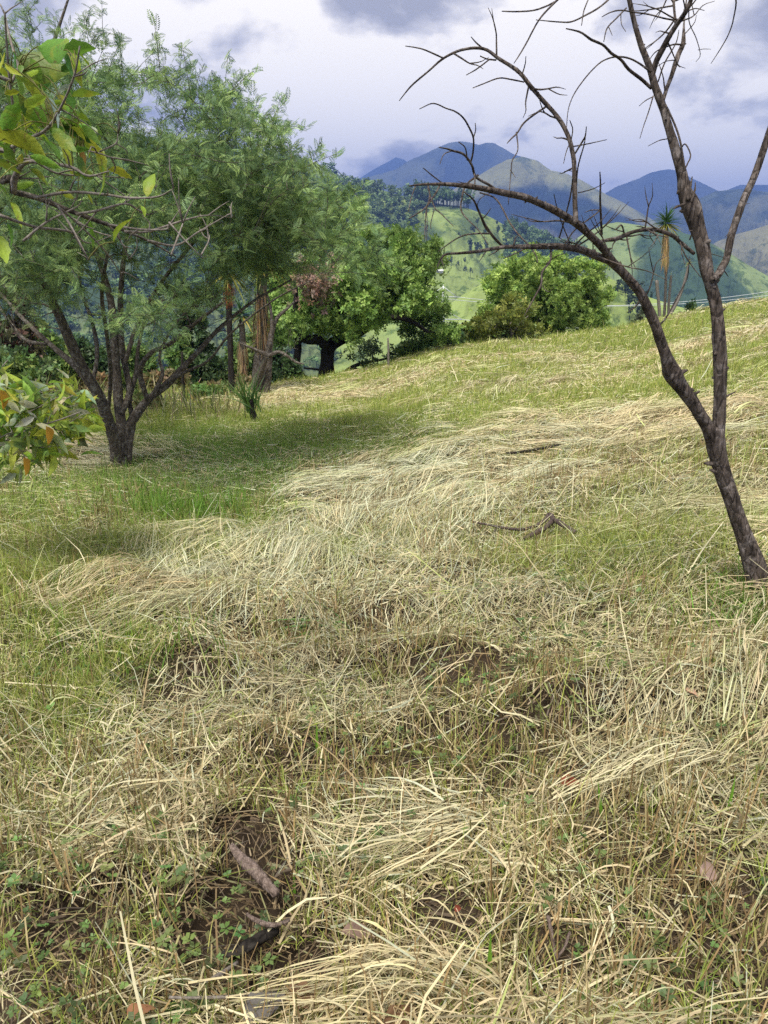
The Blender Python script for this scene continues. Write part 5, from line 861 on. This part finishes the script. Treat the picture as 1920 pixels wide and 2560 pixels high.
tall_blade('tall single bright green blade at the bottom, left of the forked cut twig', 1219, 2478, 130, .02, 1); tall_blade('upright bright green blade in the straw right of the rust-red leaf', 1505, 2040, 85, -.15, 2); tall_blade('dark green upright blade in the middle of the hay', 793, 1885, 75, .0, 3); tall_blade('short dark green blade near the grey log', 736, 2235, 75, .0, 4)
tall_blade('green blade standing on the right before the long straw', 1815, 2040, 95, .12, 5)
def green_tuft():
    g = ground_hit(790, 1590); rg = np.random.default_rng(95); n = 26; t = MB(); T = nrm(np.c_[rg.normal(-.9, .35, n), rg.normal(-.1, .3, n), rg.uniform(.1, .5, n)]); B, Nn = frames(T); t.stamp(*t_sword(5, .05, .25), np.array([[g[0] + .1, g[1], gnd(g[0], g[1]) + .05]]) + rg.normal(0, .03, (n, 3)) * (1, 1, .3), T, B, Nn, .33 * rg.uniform(.5, 1.1, n), jitter_col((.09, .20, .05), n, rg)); tag(t.build('grass_tuft', M_leaf), 'fresh green blade tuft lying flat in the middle of the straw', 'grass tuft')
green_tuft()

# ------------------------------------------------------------------ valley: woods, trees, houses, power line
def proto_tree(seed, n=90, tall=1.0):
    rg = np.random.default_rng(seed); m = MB(); tube(m, [[0, 0, -.1], [.02, 0, .3], [0, .02, .6]], [.035, .028, .012], 5, 5, cap=False, col=np.array([.06, .05, .04])); lob = rg.normal(0, .17, (7, 3)) + np.array([0, 0, .62]); lob[:, 2] = np.clip(lob[:, 2], .35, .88)
    i = rg.integers(0, 7, n); P = lob[i] + rand_unit(n, rg) * np.array([.2, .2, .16]) * rg.uniform(.5, 1, (n, 1)); T = rand_unit(n, rg); B, Nn = frames(T); m.stamp([(-.5, -.35, 0), (.1, -.45, .1), (.55, .3, 0), (-.2, .5, -.1)], [[0, 1, 2, 3]], P, T, B, Nn, rg.uniform(.10, .19, n), np.ones((n, 1)) * rg.uniform(.7, 1.3, (n, 1)) * np.array([1.0, 1, 1]))
    return np.concatenate(m.v), np.concatenate(m.f), np.concatenate(m.c)
PT = [proto_tree(s) for s in range(6)]
def put(mb, i, p, h, w, col, rot):
    v, f, c = PT[i]; cr, sr = math.cos(rot), math.sin(rot); q = np.c_[(v[:, 0] * cr - v[:, 1] * sr) * w, (v[:, 0] * sr + v[:, 1] * cr) * w, v[:, 2] * h] + p; mb.add(q, f, np.clip(c * col, 0, 1))
def pick(grid, cond, n, rg):
    G = grid.reshape(-1, 3); px, py = proj(G); k = np.where(cond(px, py, G))[0]; s = rg.choice(k, n); return G[s] + np.c_[rg.normal(0, 3, (n, 2)), np.zeros(n)]
def valley():
    rg = np.random.default_rng(101); wood = MB(); wc = np.array([.055, .09, .035])
    for p in pick(gridG, lambda x, y, G: (x > 700) & (x < 1075 + 40 * np.sin(y * .05)) & (y < 640) & (y > 440) & (x < 1030 + (560 - y) * .9), 520, rg): put(wood, rg.integers(6), p, rg.uniform(5, 9), rg.uniform(5, 9), wc * rg.uniform(1.6, 3.6) * np.array([1.1, 1, 1.1]), rg.uniform(0, 6))
    for p in pick(gridG, lambda x, y, G: (x > 1040) & (x < 1210) & (y < 515 + (x - 1040) * .05) & (y > 470), 60, rg): put(wood, rg.integers(6), p, rg.uniform(8, 14), rg.uniform(6, 9), wc * rg.uniform(1.3, 3.0), rg.uniform(0, 6))
    for p in pick(gridG, lambda x, y, G: (x > 1270) & (x < 1500) & (y > 575) & (y < 690), 260, rg): put(wood, rg.integers(6), p, rg.uniform(7, 12), rg.uniform(6, 9), wc * rg.uniform(1.3, 3.0), rg.uniform(0, 6))
    # hedgerow belt along the valley bottom
    for _ in range(900):
        px = rg.uniform(-100, 1950); r = rg.uniform(150, 420); a = math.atan2((px - 960) / FPX, .95); x, y = r * math.sin(a), r * math.cos(a)
        if vnoise(x * .02 + 3, y * .02, 71) < .45: continue
        put(wood, rg.integers(6), np.array([x, y, float(gnd(x, y))]), rg.uniform(4, 9), rg.uniform(4, 9), wc * rg.uniform(.5, 1.2) * np.array([.8, .9, .9]), rg.uniform(0, 6))
    for _ in range(1700):
        px = rg.uniform(-300, 1100); r = rg.uniform(45, 560) ; a = math.atan2((px - 960) / FPX, .95); x, y = r * math.sin(a), r * math.cos(a)
        if vnoise(x * .03 + 9, y * .03, 73) < .38: continue
        h = rg.uniform(2, 5) * (.6 + r / 350); put(wood, rg.integers(6), np.array([x, y, float(gnd(x, y))]), h, h * rg.uniform(.8, 1.3), wc * rg.uniform(.6, 1.8), rg.uniform(0, 6))
    for p in pick(gridW, lambda x, y, G: (x > -250) & (x < 1000) & (y > 300) & (y < 960) & (vnoise(G[:, 0] * .012, G[:, 1] * .012, 5) > .42), 800, rg): put(wood, rg.integers(6), p, rg.uniform(4, 8), rg.uniform(4, 9), wc * rg.uniform(1.1, 2.8) * np.array([1.1, 1.1, .9]), rg.uniform(0, 6))
    for p in pick(gridW, lambda x, y, G: (x > -200) & (x < 950) & (y > 640) & (y < 930), 1100, rg): h = rg.uniform(3, 8); put(wood, rg.integers(6), p, h, h * rg.uniform(.8, 1.4), wc * rg.uniform(1.2, 3.2) * np.array([1.1, 1.1, .9]), rg.uniform(0, 6))
    for p in pick(gridS, lambda x, y, G: (x > 1540) & (x < 1640) & (y > 690) & (y < 800), 16, rg): put(wood, rg.integers(6), p, rg.uniform(3, 6), rg.uniform(3, 5), wc * rg.uniform(.6, 1.1), rg.uniform(0, 6))
    tag(wood.build('woodland', M_leaf), 'hazy far-off wood spreading over the hillsides and valley bottom', 'wood', kind='stuff')
    # single trees one can tell apart on the green slope
    n = 0; src = []
    for v, f, c in PT[:3]:
        m = MB(); m.add(v, f, c * np.array([.045, .075, .035])); o = m.build('hillside_tree', M_leaf); tag(o, 'small dark tree standing apart on the bright green hillside', 'tree', 'trees dotted over the green hillside'); src.append(o)
    spots = pick(gridG, lambda x, y, G: (x > 1060) & (x < 1280) & (y > 565) & (y < 690), 34, rg)
    for i, p in enumerate(spots):
        o = src[i] if i < 3 else src[i % 3].copy()
        if i >= 3: COL.objects.link(o)
        o.location = p; h = rg.uniform(4.5, 10); o.scale = (h * .55, h * .55, h); o.rotation_euler = (0, 0, rg.uniform(0, 6))
    # houses
    M_wall = tint_mat('house_wall', .8, 3, .1)
    for q, (px, py, Y, sz, wc_, rc, lb) in enumerate([(130, 929, 120, 36, (.55, .53, .48), (.62, .62, .62), 'small far house with a pale tin roof left of the acacia stems'), (290, 965, 100, 16, (.5, .36, .28), (.42, .16, .10), 'small far house with reddish walls behind the acacia stems'), (375, 968, 105, 13, (.55, .30, .22), (.45, .20, .15), 'small far brick-red house in the gap right of the acacia stems'), (772, 930, 130, 24, (.5, .47, .42), (.65, .65, .65), 'small far white-roofed house between the two black trunks'), (1098, 682, 400, 4, (.6, .58, .55), (.6, .6, .6), 'tiny white farmhouse low on the bright green hill')]):
        p = at(px, py, Y); gz = float(gnd(p[0], p[1]));
        if q == 4: G = gridG.reshape(-1, 3); X_, Y_ = proj(G); k = np.argmin((X_ - px) ** 2 + (Y_ - py) ** 2); p = G[k]; gz = p[2]
        else:
            d = pix_dir(px, py + 8); s = np.linspace(15, 600, 6000); R_ = d[None] * s[:, None] + np.array([0, 0, EYE]); u = R_[:, 2] - gnd(R_[:, 0], R_[:, 1]); k = np.where((u < 0) & (s > 40))[0]; p = R_[k[0]] if len(k) else p; gz = float(gnd(p[0], p[1])); sz = sz * np.hypot(p[0], p[1]) / FPX
        t = thing('house', lb, 'house', (p[0], p[1], gz - .2)); m = MB(); box(m, (p[0], p[1], gz + sz * .15), (sz, sz * .6, sz * .42), wc_); m.build('wall', M_wall, t)
        z = gz + sz * .36; a, b = sz * .56, sz * .38; V = np.array([[-a, -b, 0], [a, -b, 0], [a, b, 0], [-a, b, 0], [-a, 0, sz * .2], [a, 0, sz * .2], [-a, -b, -.15], [a, -b, -.15], [a, b, -.15], [-a, b, -.15]]) + np.array([p[0], p[1], z + .05]); m = MB(); m.add(V, [[0, 1, 5, 4], [2, 3, 4, 5], [0, 4, 3, 3], [1, 2, 5, 5], [6, 9, 8, 7], [0, 6, 7, 1], [1, 7, 8, 2], [2, 8, 9, 3], [3, 9, 6, 0]][:2] + [[6, 9, 8, 7], [0, 6, 7, 1], [1, 7, 8, 2], [2, 8, 9, 3], [3, 9, 6, 0]], rc); m.build('roof', M_wall, t)
        m = MB(); box(m, (p[0] - sz * .1, p[1] - sz * .31, gz + sz * .08), (sz * .12, .08, sz * .26), (.06, .05, .04)); m.build('door', M_wall, t)
        for dx in (-.33, .2):
            m = MB(); box(m, (p[0] + sz * dx, p[1] - sz * .31, gz + sz * .16), (sz * .13, .08, sz * .12), (.05, .06, .07)); m.build('window', M_wall, t)
    # pylon and cables
    M_steel, t_, o_, b_ = new_mat('steel'); b_.inputs['Base Color'].default_value = (.62, .64, .66, 1); b_.inputs['Metallic'].default_value = .3; b_.inputs['Roughness'].default_value = .5; t_.links.new(b_.outputs[0], o_.inputs[0])
    def pylon(px, py, Y, label):
        top = at(px, py, Y); base = np.array([top[0], top[1], float(gnd(top[0], top[1]))]); t = thing('power_pylon', label, 'pylon', base); m = MB(); H = top[2] - base[2]
        for sx in (-1, 1):
            for sy in (-1, 1): tube(m, [base + (sx * 2.2, sy * 2.2, 0), base + (sx * .5, sy * .5, H * .8), base + (0, 0, H)], [.16, .13, .10], 4, curve=False)
        for k in range(7):
            u0, u1 = k / 8, (k + 1) / 8; w0, w1 = 2.2 - 1.7 * u0 / .8, 2.2 - 1.7 * u1 / .8
            for sy in (-1, 1):
                for sx in (-1, 1): tube(m, [base + (sx * w0, sy * w0, H * u0), base + (-sx * w1, sy * w1, H * u1)], [.08, .08], 4, curve=False, n=2)
        m.build('lattice_frame', M_steel, t); ends = []
        for zz in (.80, .93):
            a = MB(); l = 5.5 if zz < .9 else 4; p0 = base + (-l, 0, H * zz); p1 = base + (l, 0, H * zz); tube(a, [p0, p1], [.14, .14], 4, curve=False); tube(a, [p0, base + (0, 0, H * (zz + .06))], [.08, .08], 4, curve=False); tube(a, [p1, base + (0, 0, H * (zz + .06))], [.08, .08], 4, curve=False); a.build('cross_arm', M_steel, t); ends += [p0, p1]
        return ends
    E0 = pylon(1108, 712, 215, 'pale lattice power pylon between the big green crown and the round tree'); E1 = pylon(2160, 660, 230, 'second lattice power pylon out past the right edge')
    for k, (p, q) in enumerate(zip(E0, E1)):
        s = np.linspace(0, 1, 30)[:, None]; P = p * (1 - s) + q * s; P[:, 2] -= 5 * 4 * s[:, 0] * (1 - s[:, 0]); m = MB(); tube(m, P, .07, 4, curve=False); tag(m.build('power_cable', M_steel), 'thin pale power cable strung across the valley behind the trees', 'cable', 'power cables across the valley')
valley()

# ------------------------------------------------------------------ air over the valley
def haze():
    m, t, o, b = new_mat('haze'); t.nodes.remove(b); v = N(t, 'ShaderNodeVolumePrincipled'); v.inputs['Color'].default_value = (.22, .38, 1.0, 1); v.inputs['Density'].default_value = .00040; v.inputs['Anisotropy'].default_value = .2
    t.links.new(v.outputs[0], o.inputs['Volume']); mb = MB(); box(mb, (0, 0, 150), (9400, 9400, 500)); ob = mb.build('haze', m); tag(ob, kind='stuff')
haze()
